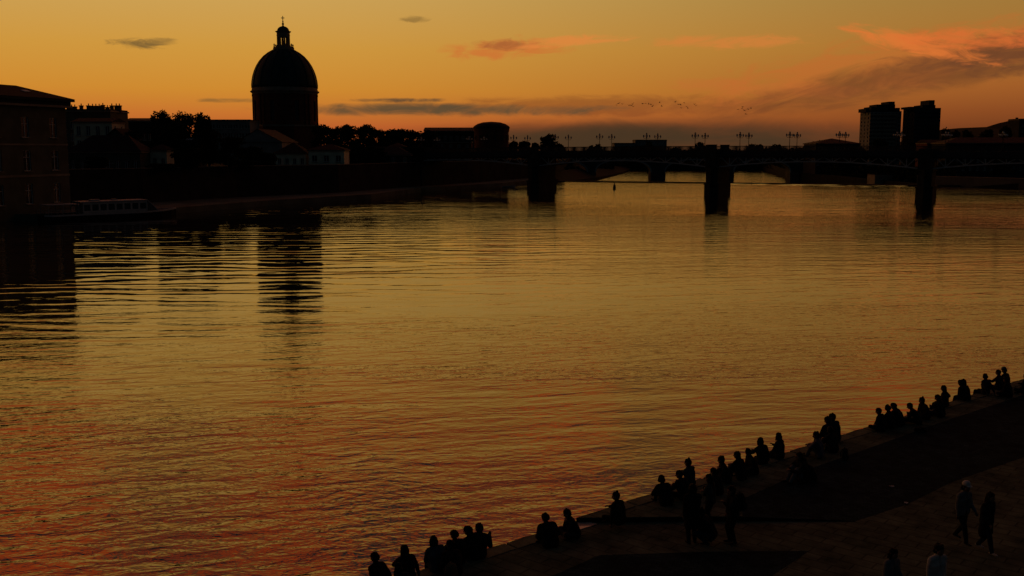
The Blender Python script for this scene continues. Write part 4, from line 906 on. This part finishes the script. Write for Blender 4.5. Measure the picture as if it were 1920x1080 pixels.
def person(px, py, z, face, pose, hair, top, legs, label, group, scale=1.0, lean=.15, yaw=0.0, nod=.1, arms='lap', hairc='dark', hat=None, shoe=None, wide=1.0, roll=0.0, vox=.0135, skirt=False, coat=False, loc=None):
    SK, TOP, LEG, SHO, EY = range(5)
    base = loc if loc is not None else gp(px, py, z)
    root = empty('person', base, face, label, 'person', group)
    caps = []
    stand = pose in ('stand', 'walk', 'squat')
    hz = {'stand': .90, 'walk': .89, 'squat': .30}.get(pose, .115)
    tv = V((math.sin(roll), math.sin(lean)*math.cos(roll), math.cos(lean)*math.cos(roll))); tv2 = V((math.sin(roll*1.2), math.sin(lean*1.5+.05), math.cos(lean*1.5+.05))).normalized()
    sx = V((math.cos(roll), 0, -math.sin(roll)))
    Pv = V((0, 0, hz)); waist = Pv+tv*.17; chest = waist+tv2*.19; neck = chest+tv2*.17; sh = chest+tv2*.115
    for s in (-1, 1):
        caps += [(Pv+sx*.085*s, waist+sx*.075*s, .140*wide, .125*wide, TOP), (waist+sx*.085*s, chest+sx*.11*s, .125*wide, .132*wide, TOP), (chest+sx*.10*s, sh+sx*.115*s, .132*wide, .095, TOP), (sh+sx*.05*s+tv2*.035, sh+sx*.18*s, .085, .08*wide, TOP)]
    caps += [(Pv-sx*.10, Pv+sx*.10, .14, .14, LEG), (neck-tv2*.07, neck+tv2*.05, .115, .078, TOP), (neck, neck+tv2*.08+V((0, .015, 0)), .060, .058, SK)]
    # head
    hd = Matrix.Rotation(-yaw, 3, 'Z')@Matrix.Rotation(-nod, 3, 'X'); hc = neck+tv2*.115+V((0, .035, .055))
    H = lambda x, y, zz_: hc+hd@V((x, y, zz_))
    caps += [(H(0, -.015, .03), H(0, .02, .03), .095, .088, SK), (H(0, .045, -.03), H(0, .05, -.075), .062, .042, SK), (H(-.03, .03, -.03), H(.03, .03, -.03), .062, .062, SK), (H(0, .105, .005), H(0, .122, -.028), .011, .016, SK),
             (H(-.092, -.005, -.005), H(-.095, -.01, .025), .018, .02, SK), (H(.092, -.005, -.005), H(.095, -.01, .025), .018, .02, SK), (H(-.034, .088, .018), H(-.034, .0885, .018), .014, .014, EY), (H(.034, .088, .018), H(.034, .0885, .018), .014, .014, EY), (H(-.02, .093, -.062), H(.02, .093, -.062), .008, .008, EY)]
    # arms
    for s in (-1, 1):
        S_ = sh+sx*.195*s
        a_ = arms[0 if s < 0 else 1] if isinstance(arms, tuple) else arms
        tgt, pole = {'lap': (V((.10*s, .30, hz+.10)), V((s, -.6, -.4))), 'knees': (V((.07*s, .44, hz+.30)), V((s, -.2, -.6))), 'back': (V((.27*s, -.30, hz-.05)), V((s*.3, -1, 0))),
            'side': (V((.36*s, .05, hz-.04)), V((s, -.4, 0))), 'phone': (V((.04*s, .30, hz+.36)), V((s, -.3, -.8))), 'hang': (V((.235*s, .04, hz-.06)), V((s*.4, -1, 0))), 'swing': (V((.24*s, .22, hz+.02)), V((s*.3, -1, -.2))),
            'swingb': (V((.25*s, -.18, hz+.02)), V((s*.3, -1, -.2))), 'fold': (V((-.06*s, .22, hz+.30)), V((s, -.1, -.7))), 'around': (V((.40*s, .06, hz+.42)), V((s, -.5, -.2))), 'out': (V((.46*s, .16, hz+.14)), V((s, -.5, -.6))),
            'pocket': (V((.17*s, .12, hz+.0)), V((s, -.8, 0))), 'shins': (V((.05*s, .46, hz+.16)), V((s, -.1, -.5))), 'mouth': (V((.05*s, .20, hz+.60)), V((s, .1, -.9))), 'ground': (V((.30*s, .12, hz-.06)), V((s, -.7, 0)))}[a_]
        E_, Hd = ik(S_, tgt, .285, .25, pole)
        caps += [(S_, E_, .076*wide, .062*wide, TOP), (E_, Hd, .060*wide, .044, TOP)]
        fd = (Hd-E_).normalized(); side = fd.cross(V((0, 0, 1)))
        if side.length < .1: side = V((1, 0, 0))
        side.normalize(); up_ = side.cross(fd); palm = Hd+fd*.085
        caps += [(Hd, palm-side*.018, .028, .022, SK), (Hd, palm+side*.02, .027, .021, SK)]
        for k, (o_, l_) in enumerate(((-.034, .055), (-.012, .072), (.012, .068), (.034, .052))):
            b0_ = palm+side*o_; b1_ = b0_+fd*l_*.55-up_*l_*.2; b2_ = b1_+fd*l_*.3-up_*l_*.5; caps += [(b0_, b1_, .0105, .0098, SK), (b1_, b2_, .0098, .0085, SK)]
        t0_ = Hd+fd*.03-side*.026*s; t1_ = t0_+fd*.035-side*.03*s; caps += [(t0_, t1_, .013, .011, SK), (t1_, t1_+fd*.03-up_*.01, .011, .009, SK)]
    # legs
    for s in (-1, 1):
        hp = Pv+sx*.095*s
        if pose == 'edge': an, pole, toe = V((.11*s, .52, hz-.42)), V((.1*s, .6, 1)), V((.04*s, 1, -.35))
        elif pose == 'knees': an, pole, toe = V((.10*s, .46, .075)), V((.12*s, .3, 1)), V((.1*s, 1, -.05))
        elif pose == 'cross': an, pole, toe = V((-.14*s, .33, .075)), V((s, .35, .28)), V((-.8*s, .5, 0))
        elif pose == 'out': an, pole, toe = V((.12*s, .84, .075)), V((.1*s, 0, 1)), V((.15*s, 1, .5))
        elif pose == 'half': an, pole, toe = (V((.14, .40, .075)), V((.3, .3, 1)), V((.1, 1, 0))) if s > 0 else (V((.18, .34, .075)), V((-1, .4, .25)), V((.8, .5, 0)))
        elif pose == 'squat': an, pole, toe = V((.14*s, .10, .085)), V((.35*s, 1, .5)), V((.2*s, 1, 0))
        elif pose == 'walk': an, pole, toe = V((.09*s, .26*s, .085 if s > 0 else .12)), V((0, 1, 0)), V((.1*s, 1, .05*s-.05))
        else: an, pole, toe = V((.10*s, .03*s, .08)), V((0, 1, 0)), V((.25*s, 1, 0))
        K, an = ik(hp, an, .43, .42, pole); toe = toe.normalized()
        caps += [(hp, K, .105, .076, LEG), (K, K+(an-K)*.35, .074, .07, LEG), (K+(an-K)*.35, an, .07, .056, LEG), (an+V((0, 0, -.035))-toe*.05, an+V((0, 0, -.038))+toe*.13, .038, .032, SHO), (an+V((0, 0, -.038))+toe*.13, an+V((0, 0, -.042))+toe*.17, .034, .026, SHO)]
        if skirt and stand: caps.append((hp, V((.12*s, .02, .35)), .12, .14, LEG))
        if coat and stand: caps += [(Pv+sx*.07*s, V((.10*s, -.01, hz-.34)), .135, .145, TOP)]
    mats = [SKIN, cloth(top, PAL[top]), cloth(legs, PAL[legs]), shoe or SHOE, EYE]
    b_ = link('body', remesh('body', caps, vox, mats), root)
    # hair
    hcaps = [(H(0, -.03, .035), H(0, .0, .052), .114, .102, 0), (H(-.05, -.045, -.02), H(.05, -.045, -.02), .08, .08, 0)]
    if hair == 'long': hcaps += [(H(s*.045, -.055, .0), neck+V((s*.06, -.105, -.24)), .068, .035, 0) for s in (-1, 1)]+[(H(0, -.06, 0), neck+V((0, -.12, -.26)), .075, .04, 0), (H(-.08, 0, .0), H(-.095, -.01, -.13), .035, .03, 0), (H(.08, 0, .0), H(.095, -.01, -.13), .035, .03, 0)]
    if hair == 'bob': hcaps += [(H(s*.06, -.04, .0), H(s*.075, -.03, -.11), .06, .045, 0) for s in (-1, 1)]+[(H(0, -.06, 0), H(0, -.07, -.11), .07, .05, 0)]
    if hair == 'bun': hcaps += [(H(0, -.05, .15), H(0, -.05, .165), .042, .035, 0)]
    if hair == 'tuft': hcaps += [(H(0, -.02, .13), H(-.02, -.02, .19), .03, .015, 0), (H(.04, -.02, .12), H(.07, -.03, .15), .03, .015, 0)]
    if hair == 'curly': hcaps += [(H(.07*math.cos(a), -.03+.05*math.sin(a), .09+.03*math.sin(3*a)), H(.075*math.cos(a), -.03+.055*math.sin(a), .1), .05, .045, 0) for a in [PI*k/4 for k in range(8)]]
    if hair in ('short', 'bob', 'long'):
        hr = random.Random(int(px*7+py*3+label.__len__()*11+base.x*50))
        for q in range(5): a = hr.uniform(-1.4, 1.4); e = hr.uniform(.2, 1.3); hcaps += [(H(.085*math.sin(a)*math.cos(e), -.04+.02*math.cos(a), .05+.075*math.sin(e)), H(.10*math.sin(a)*math.cos(e), -.05, .055+.10*math.sin(e)), .04, .018, 0)]
    if hair == 'pony': hcaps += [(H(0, -.12, .06), H(0, -.15, -.06), .035, .02, 0), (H(0, -.15, -.06), H(0, -.13, -.16), .025, .01, 0)]
    if hair == 'hood': hcaps = [(H(0, -.04, .03), H(0, .01, .05), .118, .108, 0), (H(0, -.05, -.06), neck+V((0, -.05, -.03)), .105, .10, 0)]
    link('hood' if hair == 'hood' else 'hair', remesh('hair', hcaps, .014, [cloth(top, PAL[top]) if hair == 'hood' else HAIRM[hairc]], 1), root)
    if hat:
        m = MB(); m.lathe([(.108, 0), (.112, .03), (.105, .075), (.075, .11), (.02, .125)], 20, (0, -.012, .07)); vs = []; 
        m.add([V((.085*math.sin(a), .07*math.cos(a)+.0, .078)) for a in np.linspace(-1.2, 1.2, 9)]+[V((.095*math.sin(a), .115*math.cos(a)+.05, .066)) for a in np.linspace(-1.2, 1.2, 9)]+[V((.085*math.sin(a), .07*math.cos(a)+.0, .086)) for a in np.linspace(-1.2, 1.2, 9)]+[V((.095*math.sin(a), .115*math.cos(a)+.05, .072)) for a in np.linspace(-1.2, 1.2, 9)],
              [(i, i+1, 10+i, 9+i) for i in range(8)]+[(18+i, 27+i, 28+i, 19+i) for i in range(8)]+[(9+i, 10+i, 28+i, 27+i) for i in range(8)])
        o = m.build('cap', cloth(hat, PAL[hat]), root, True); o.matrix_local = Matrix.Translation(hc)@hd.to_4x4()
    root.scale = (scale,)*3
    return root
WA = math.atan2(NW.y, NW.x)-PI/2          # facing the water
GS, GF, GW = 'people sitting along the edge of the quay', 'friends standing together on the quay', 'people walking along the quay'
PR = random.Random(5)
def sit(px, ytop, pose, hair, top, legs, label, turn=0.0, z=None, **k):
    """seat someone so that the top of the head comes to row ytop: hips slide along the column of the picture"""
    z = (ZF if px > 1100 else ZN) if z is None else z
    sc = k.pop('scale', 1.0)
    k.setdefault('yaw', PR.uniform(-.8, .8)); k.setdefault('nod', PR.uniform(-.05, .38)); k.setdefault('roll', PR.uniform(-.09, .09)); k['wide'] = k.get('wide', 1.0)*PR.uniform(1.03, 1.15); k['lean'] = k.get('lean', .15)+PR.uniform(-.03, .1); turn += PR.uniform(-.2, .2)
    k.setdefault('arms', PR.choice([('lap', 'ground'), ('knees', 'lap'), ('ground', 'lap'), 'lap', ('side', 'knees'), ('lap', 'phone'), ('knees', 'side'), 'knees']))
    lean = k.get('lean', .15); hh = (.115+.17*math.cos(lean)+.46*math.cos(lean*1.5+.05)+.13+.12)*sc+(.03 if hair in ('bun', 'tuft') else 0)
    fwd = (.17*math.sin(lean)+.46*math.sin(lean*1.5+.05))*sc
    f = WA+turn; top_ = gp(px, ytop, z+hh); loc = V((top_.x+math.sin(f)*fwd, top_.y-math.cos(f)*fwd, z))
    d0 = (loc-P).dot(NW)
    if pose == 'edge' and d0 < -.95: pose = 'cross'      # sits further in on the paving
    if pose == 'edge':                     # keep the hips a hand's breadth behind the edge
        d = d0; loc = V((loc.x-NW.x*(d+.26), loc.y-NW.y*(d+.26), z))
    else:
        d = (loc-P).dot(NW); lim = -.62 if abs(turn) < 1 else -.4
        if d > lim: loc = V((loc.x+NW.x*(lim-d), loc.y+NW.y*(lim-d), z))
    return person(0, 0, z, f, pose, hair, top, legs, label, GS, scale=sc, loc=loc, **k)
# from the lower left up along the edge
sit(713, 1041, 'edge', 'short', 'black', 'black', 'leftmost seated person, dark jacket and short hair, at the bottom edge', lean=.12, yaw=-.3, arms='back')
sit(750, 1056, 'cross', 'short', 'navy', 'black', 'small seated person in a dark cap, second from the left at the bottom', lean=.4, hat='black', yaw=.5, scale=.9, turn=.2)
sit(775, 1027, 'edge', 'long', 'wine', 'black', 'seated woman with long dark hair, third sitter from the left', lean=.05)
sit(822, 1005, 'edge', 'bob', 'blue', 'denim', 'seated person in a faded blue jacket beside a round backpack', lean=.12, yaw=.3, wide=1.1)
sit(841, 1011, 'cross', 'short', 'black', 'black', 'dark seated person partly hidden behind the one in the blue jacket', lean=.35, yaw=-.6, turn=-.3)
sit(858, 993, 'edge', 'short', 'black', 'char', 'upright seated person with a narrow head just left of the embracing pair', lean=.08)
sit(896, 982, 'edge', 'bob', 'black', 'black', 'taller of the embracing pair, wrapped in a big dark coat', lean=.12, wide=1.2, roll=.16, arms=('lap', 'around'))
sit(911, 993, 'edge', 'hood', 'black', 'black', 'hooded one of the embracing pair, leaning in on the right side', lean=.22, wide=1.25, roll=-.2)
sit(1027, 960, 'cross', 'short', 'black', 'black', 'broad seated man with his back turned, left of the two facing each other', lean=.2, wide=1.2, arms='lap', turn=-.2)
sit(1064, 950, 'cross', 'short', 'black', 'char', 'seated man in profile bent toward the broad man on his left', lean=.3, nod=.35, turn=1.0, yaw=-.2, arms='phone')
sit(1155, 919, 'cross', 'bun', 'black', 'black', 'lone seated person with a small hair bun beside the step', lean=.12, wide=1.1)
sit(1240, 889, 'knees', 'short', 'black', 'black', 'seated man in a dark coat, first of the row right of the lone sitter', lean=.25, wide=1.15, arms='shins')
sit(1276, 880, 'cross', 'short', 'black', 'black', 'rounded dark sitter with short hair behind the standing friends', lean=.22, wide=1.2)
sit(1312, 862, 'edge', 'bun', 'teal', 'denim', 'upright sitter in a dull teal jacket above the standing friends', lean=.04)
sit(1337, 876, 'cross', 'bob', 'black', 'black', 'low dark sitter with bent head between the teal jacket and the bushy haired profile', lean=.3, scale=.92, nod=.4)
sit(1354, 853, 'cross', 'curly', 'black', 'black', 'sitter in profile looking left with bushy hair above the standing friends', lean=.12, turn=1.2, arms='phone')
sit(1382, 845, 'knees', 'long', 'black', 'black', 'long haired sitter wrapped in a dark coat, left of the man bending his head', lean=.22, wide=1.1, arms='knees')
sit(1404, 838, 'cross', 'short', 'black', 'char', 'sitter bending his head to the left beside the long haired one', lean=.22, nod=.5, turn=1.1, arms='lap')
sit(1452, 825, 'edge', 'bob', 'black', 'black', 'sitter with chin length hair left of the tall long haired sitter', lean=.06)
sit(1473, 813, 'edge', 'long', 'char', 'black', 'tall long haired sitter in the middle of the edge row', lean=.05)
sit(1532, 808, 'knees', 'curly', 'stripe', 'grey', 'sitter in a faint striped shirt with bushy hair', lean=.1, arms='knees', turn=.5)
sit(1557, 797, 'cross', 'tuft', 'black', 'black', 'sitter with a spiky tuft of hair left of the tall couple', lean=.12, wide=1.1)
sit(1574, 785, 'edge', 'short', 'black', 'black', 'left one of the tall couple whose heads touch', lean=.05, scale=1.08, roll=.08)
sit(1589, 779, 'edge', 'short', 'char', 'black', 'right one of the tall couple, broad and rising above all near sitters', lean=.08, scale=1.14, wide=1.12, yaw=-.5)
sit(1649, 762, 'half', 'short', 'black', 'black', 'small headed sitter propping one arm on the ground to the left', lean=.1, roll=-.1, arms=('side', 'lap'))
sit(1663, 757, 'cross', 'short', 'black', 'black', 'sitter squeezed behind the one propping an arm', lean=.15)
sit(1672, 753, 'cross', 'hood', 'black', 'black', 'broad hooded sitter right of the one propping an arm', lean=.25, wide=1.3)
sit(1708, 754, 'out', 'short', 'black', 'black', 'lower sitter with the head bent left of two people talking', lean=.3, nod=.3, turn=.6)
sit(1731, 742, 'cross', 'bun', 'black', 'black', 'sitter with hair tied up facing the lower sitter on the left', lean=.12, turn=.9, arms='lap')
sit(1761, 738, 'edge', 'bob', 'black', 'navy', 'round headed sitter right of the one with hair tied up', lean=.08, wide=1.05)
sit(1786, 724, 'edge', 'long', 'wine', 'black', 'long haired sitter with both elbows stretched out', lean=.05, arms='out')
sit(1818, 712, 'edge', 'bob', 'black', 'black', 'left half of the close pair in the upper right row', lean=.1, roll=.12, wide=1.15)
sit(1828, 714, 'edge', 'hood', 'black', 'black', 'right half of the close pair in the upper right row', lean=.15, roll=-.15, wide=1.15)
sit(1869, 703, 'edge', 'short', 'char', 'black', 'square shouldered upright sitter left of the last cluster at the right edge', lean=.03, arms='back')
sit(1887, 705, 'cross', 'short', 'black', 'black', 'lowest head of the cluster at the right edge', lean=.15)
sit(1897, 696, 'edge', 'short', 'black', 'black', 'second head of the cluster at the right edge', lean=.05)
sit(1909, 692, 'edge', 'short', 'black', 'black', 'highest head of the cluster at the right edge, in a flat cap', lean=.05, hat='grey')
sit(1924, 699, 'edge', 'long', 'black', 'black', 'sitter cut off by the right edge of the picture', lean=.05)
# sitting on the paving behind the edge
person(0, 0, ZF, WA+1.15, 'knees', 'long', 'black', 'grey', 'long haired woman in pale trousers sitting on the paving behind the edge row', 'people sitting on the paving', lean=.1, scale=1.1, wide=1.12, arms='knees', nod=0.0, loc=gp(1504, 903, ZF-.03))
person(0, 0, ZF, WA+1.15, 'knees', 'hood', 'black', 'black', 'dark bulky companion leaning on the long haired woman on the paving', 'people sitting on the paving', lean=.4, scale=.95, wide=1.25, arms='knees', loc=gp(1521, 898, ZF-.03))
person(0, 0, ZN, WA+.4, 'squat', 'short', 'black', 'denim', 'person squatting between the three standing friends', GF, lean=.35, wide=1.1, arms='phone', loc=gp(1334, 1021, ZN))
# standing friends
person(0, 0, ZN, WA-.5, 'stand', 'bob', 'black', 'black', 'left one of three standing friends, in black from head to foot', GF, lean=.0, arms=('hang', 'phone'), wide=1.1, coat=True, loc=gp(1297, 1019, ZN), scale=1.02)
person(0, 0, ZF-.1, WA+.3, 'stand', 'long', 'teal', 'black', 'middle one of three standing friends, long haired in a dull teal top', GF, lean=.02, arms='fold', loc=gp(1331, 992, ZF-.06), scale=.97)
person(0, 0, ZN, WA+1.1, 'stand', 'short', 'black', 'black', 'right one of three standing friends, in profile with a backpack', GF, lean=.03, arms=('phone', 'pocket'), wide=1.12, loc=gp(1373, 1019, ZN), scale=1.0)
# walkers at the lower right
AW = WA+PI*.9
person(0, 0, ZN, WA+PI*.93, 'walk', 'short', 'grey', 'black', 'walker in a pale cap and light open jacket at the lower right', GW, lean=.02, arms=('swing', 'hang'), hat='white', loc=gp(1801, 1015, ZN), scale=1.04, wide=1.08)
person(0, 0, ZN, WA+PI*.97, 'walk', 'long', 'black', 'navy', 'long haired walker in a long dark coat and pale shoes beside the capped walker', GW, lean=.02, arms=('hang', 'swing'), coat=True, shoe=PSHOE, loc=gp(1846, 1034, ZN), scale=1.02, wide=1.08)
person(0, 0, ZN, WA+PI*.95, 'walk', 'long', 'grey', 'black', 'long haired walker in a light jacket, left of the two cut by the bottom edge', GW, lean=.02, arms='swing', loc=gp(1665, 1150, ZN), scale=.98)
person(0, 0, ZN, WA+PI*.9, 'walk', 'curly', 'pale', 'black', 'bushy haired walker in a pale jacket, right of the two cut by the bottom edge', GW, lean=.02, arms='hang', loc=gp(1750, 1149, ZN), scale=1.03, wide=1.08)
# backpacks and things lying about
def pack(name, label, loc, rz, s, m_, tilt=0.0):
    r = empty(name, loc, rz, label, 'backpack'); r.scale = (s, s, s); r.rotation_euler = (tilt, 0, rz)
    m = MB(); prof = [(-.16, 0), (-.17, .12), (-.165, .3), (-.12, .42), (-.04, .47)]
    vs = []
    for y, sc in ((-.1, .86), (-.06, 1.0), (.06, 1.0), (.1, .9)):
        k = [(x*sc, y, z*sc+.01) for x, z in prof]+[(-x*sc, y, z*sc+.01) for x, z in prof[::-1]]; vs += k
    n = 10; fs = [(i*n+j, i*n+(j+1) % n, (i+1)*n+(j+1) % n, (i+1)*n+j) for i in range(3) for j in range(n)]+[tuple(range(n-1, -1, -1)), tuple(range(3*n, 4*n))]
    m.add(vs, fs); m.build('bag', m_, r, False)
    m = MB(); m.box(-.11, .11, -.15, -.1, .05, .22); m.build('pocket', m_, r)
    for sd in (-1, 1): m = MB(); m.tube([(sd*.07, .1, .42), (sd*.1, .17, .3), (sd*.11, .15, .12), (sd*.11, .1, .04)], .016, 6); m.build('strap', m_, r)
    m = MB(); m.tube([(-.04, .02, .46), (-.03, .02, .51), (.03, .02, .51), (.04, .02, .46)], .012, 6); m.build('handle', m_, r)
    return r
BO = cloth('olive_canvas', (.075, .078, .05)); BB = cloth('black_canvas', (.012, .012, .013))
pack('backpack', 'round olive backpack on the ground behind the sitter in the blue jacket', gp(846, 1090, ZN), WA+.3, 1.05, BO)
f3 = gp(1373, 1019, ZN); a_ = WA+1.1; pack('backpack', 'dark backpack worn by the right one of three standing friends', V((f3.x+math.sin(a_)*.20, f3.y-math.cos(a_)*.20, ZN+1.0)), a_, 1.05, BB)
pack('backpack', 'dark bag lying on the paving near the tall couple', gp(1584, 862, ZF), WA+.5, .9, BB)
bg_ = pack('backpack', 'small dark bag lying alone on the paving at the upper right', gp(1732, 808, ZF), WA+1.2, .9, BB, tilt=R(-75)); bg_['category'] = 'bag'
def bottle(label, loc, s=1.0):
    r = empty('bottle', loc, 0, label, 'bottle'); MB().lathe([(.034*s, 0), (.036*s, .02), (.036*s, .15*s), (.014*s, .2*s), (.013*s, .25*s)], 12).build('glass_body', mat('bottle_glass', (.02, .04, .02), .1, .2, 8, spec=.6), r, True); MB().lathe([(.016*s, .25*s), (.016*s, .275*s)], 10).build('bottle_top', PSHOE, r); return r
bottle('dark bottle standing between the tufted sitter and the striped shirt', gp(1547, 848, ZF), 1.2)
bottle('dark bottle standing beside the man bending his head', gp(1393, 888, ZF), 1.1)
def scrap(name, label, loc, rz, sx_, sy_):
    m = MB(); n = 4; vs = [(sx_*(i/n-.5), sy_*(j/n-.5), .015+.03*random.random()) for i in range(n+1) for j in range(n+1)]; m.add(vs, [(i*5+j, i*5+5+j, i*5+6+j, i*5+1+j) for i in range(n) for j in range(n)])
    o = m.build(name, mat('paper_white', (.45, .45, .44), .9, .1, 8), None); o.location = loc; o.rotation_euler = (0, 0, rz); return tag(o, label, 'litter')
scrap('paper_scrap', 'scrap of white paper lying on the dark cobbles', gp(1672, 913, (ZN+ZF)/2+.0), .4, .16, .1)
scrap('paper_scrap', 'crumpled white paper at the border of the dark cobbles', gp(1699, 944, ZN+.012), 1.2, .14, .12)
blk = MB(); blk.box(-.35, .35, -.2, .2, 0, .012); o = blk.build('blanket', cloth('pale_blanket', (.12, .11, .10)), None); o.location = gp(1068, 1003, ZN+.002); o.rotation_euler = (0, 0, .5); tag(o, 'small pale cloth on the paving in front of the man in profile', 'blanket')

# ------------------------------------------------------------------ birds
bm_ = []
for sw in (.35, -.1, .6):
    m = MB(); m.tube([(0, -.3, 0), (0, -.12, .02), (0, .12, .02), (0, .26, 0)], [.02, .07, .06, .015], 6)
    for s in (-1, 1): m.add([(0, .1, .02), (s*.38, .12, .3*sw), (s*.8, -.05, .42*sw), (s*.36, -.08, .26*sw), (0, -.1, .02), (s*.36, .02, .3*sw+.03)], [(0,1,5), (1,2,5), (2,3,5), (3,4,5), (4,0,5), (0,4,3,1)])
    bm_.append(m.mesh('bird', BOATD))
def flock(lst, label, group, Y):
    for x, y in lst:
        o = link('bird', bm_[random.randrange(3)], None, at(x, y, Y+random.uniform(-15, 15)), random.uniform(-1, 1)+PI/2); o.scale = (.75,)*3; o.rotation_euler = (random.uniform(-.3, .3), random.uniform(-.4, .4), o.rotation_euler.z); tag(o, label, 'bird', group)
flock([(1155+random.random()*12, 195+random.uniform(-2, 3)) for i in range(4)]+[(1172+random.random()*60, 196+random.uniform(-3, 4)) for i in range(13)]+[(1236+random.random()*70, 196+random.uniform(-6, 7)) for i in range(12)], 'tiny dark bird in the long loose flock above the bridge', 'birds of the long flock', 240)
flock([(1375+random.random()*42, 209+random.uniform(-9, 7)) for i in range(9)], 'tiny dark bird in the small group right of the long flock', 'birds of the small group', 240)
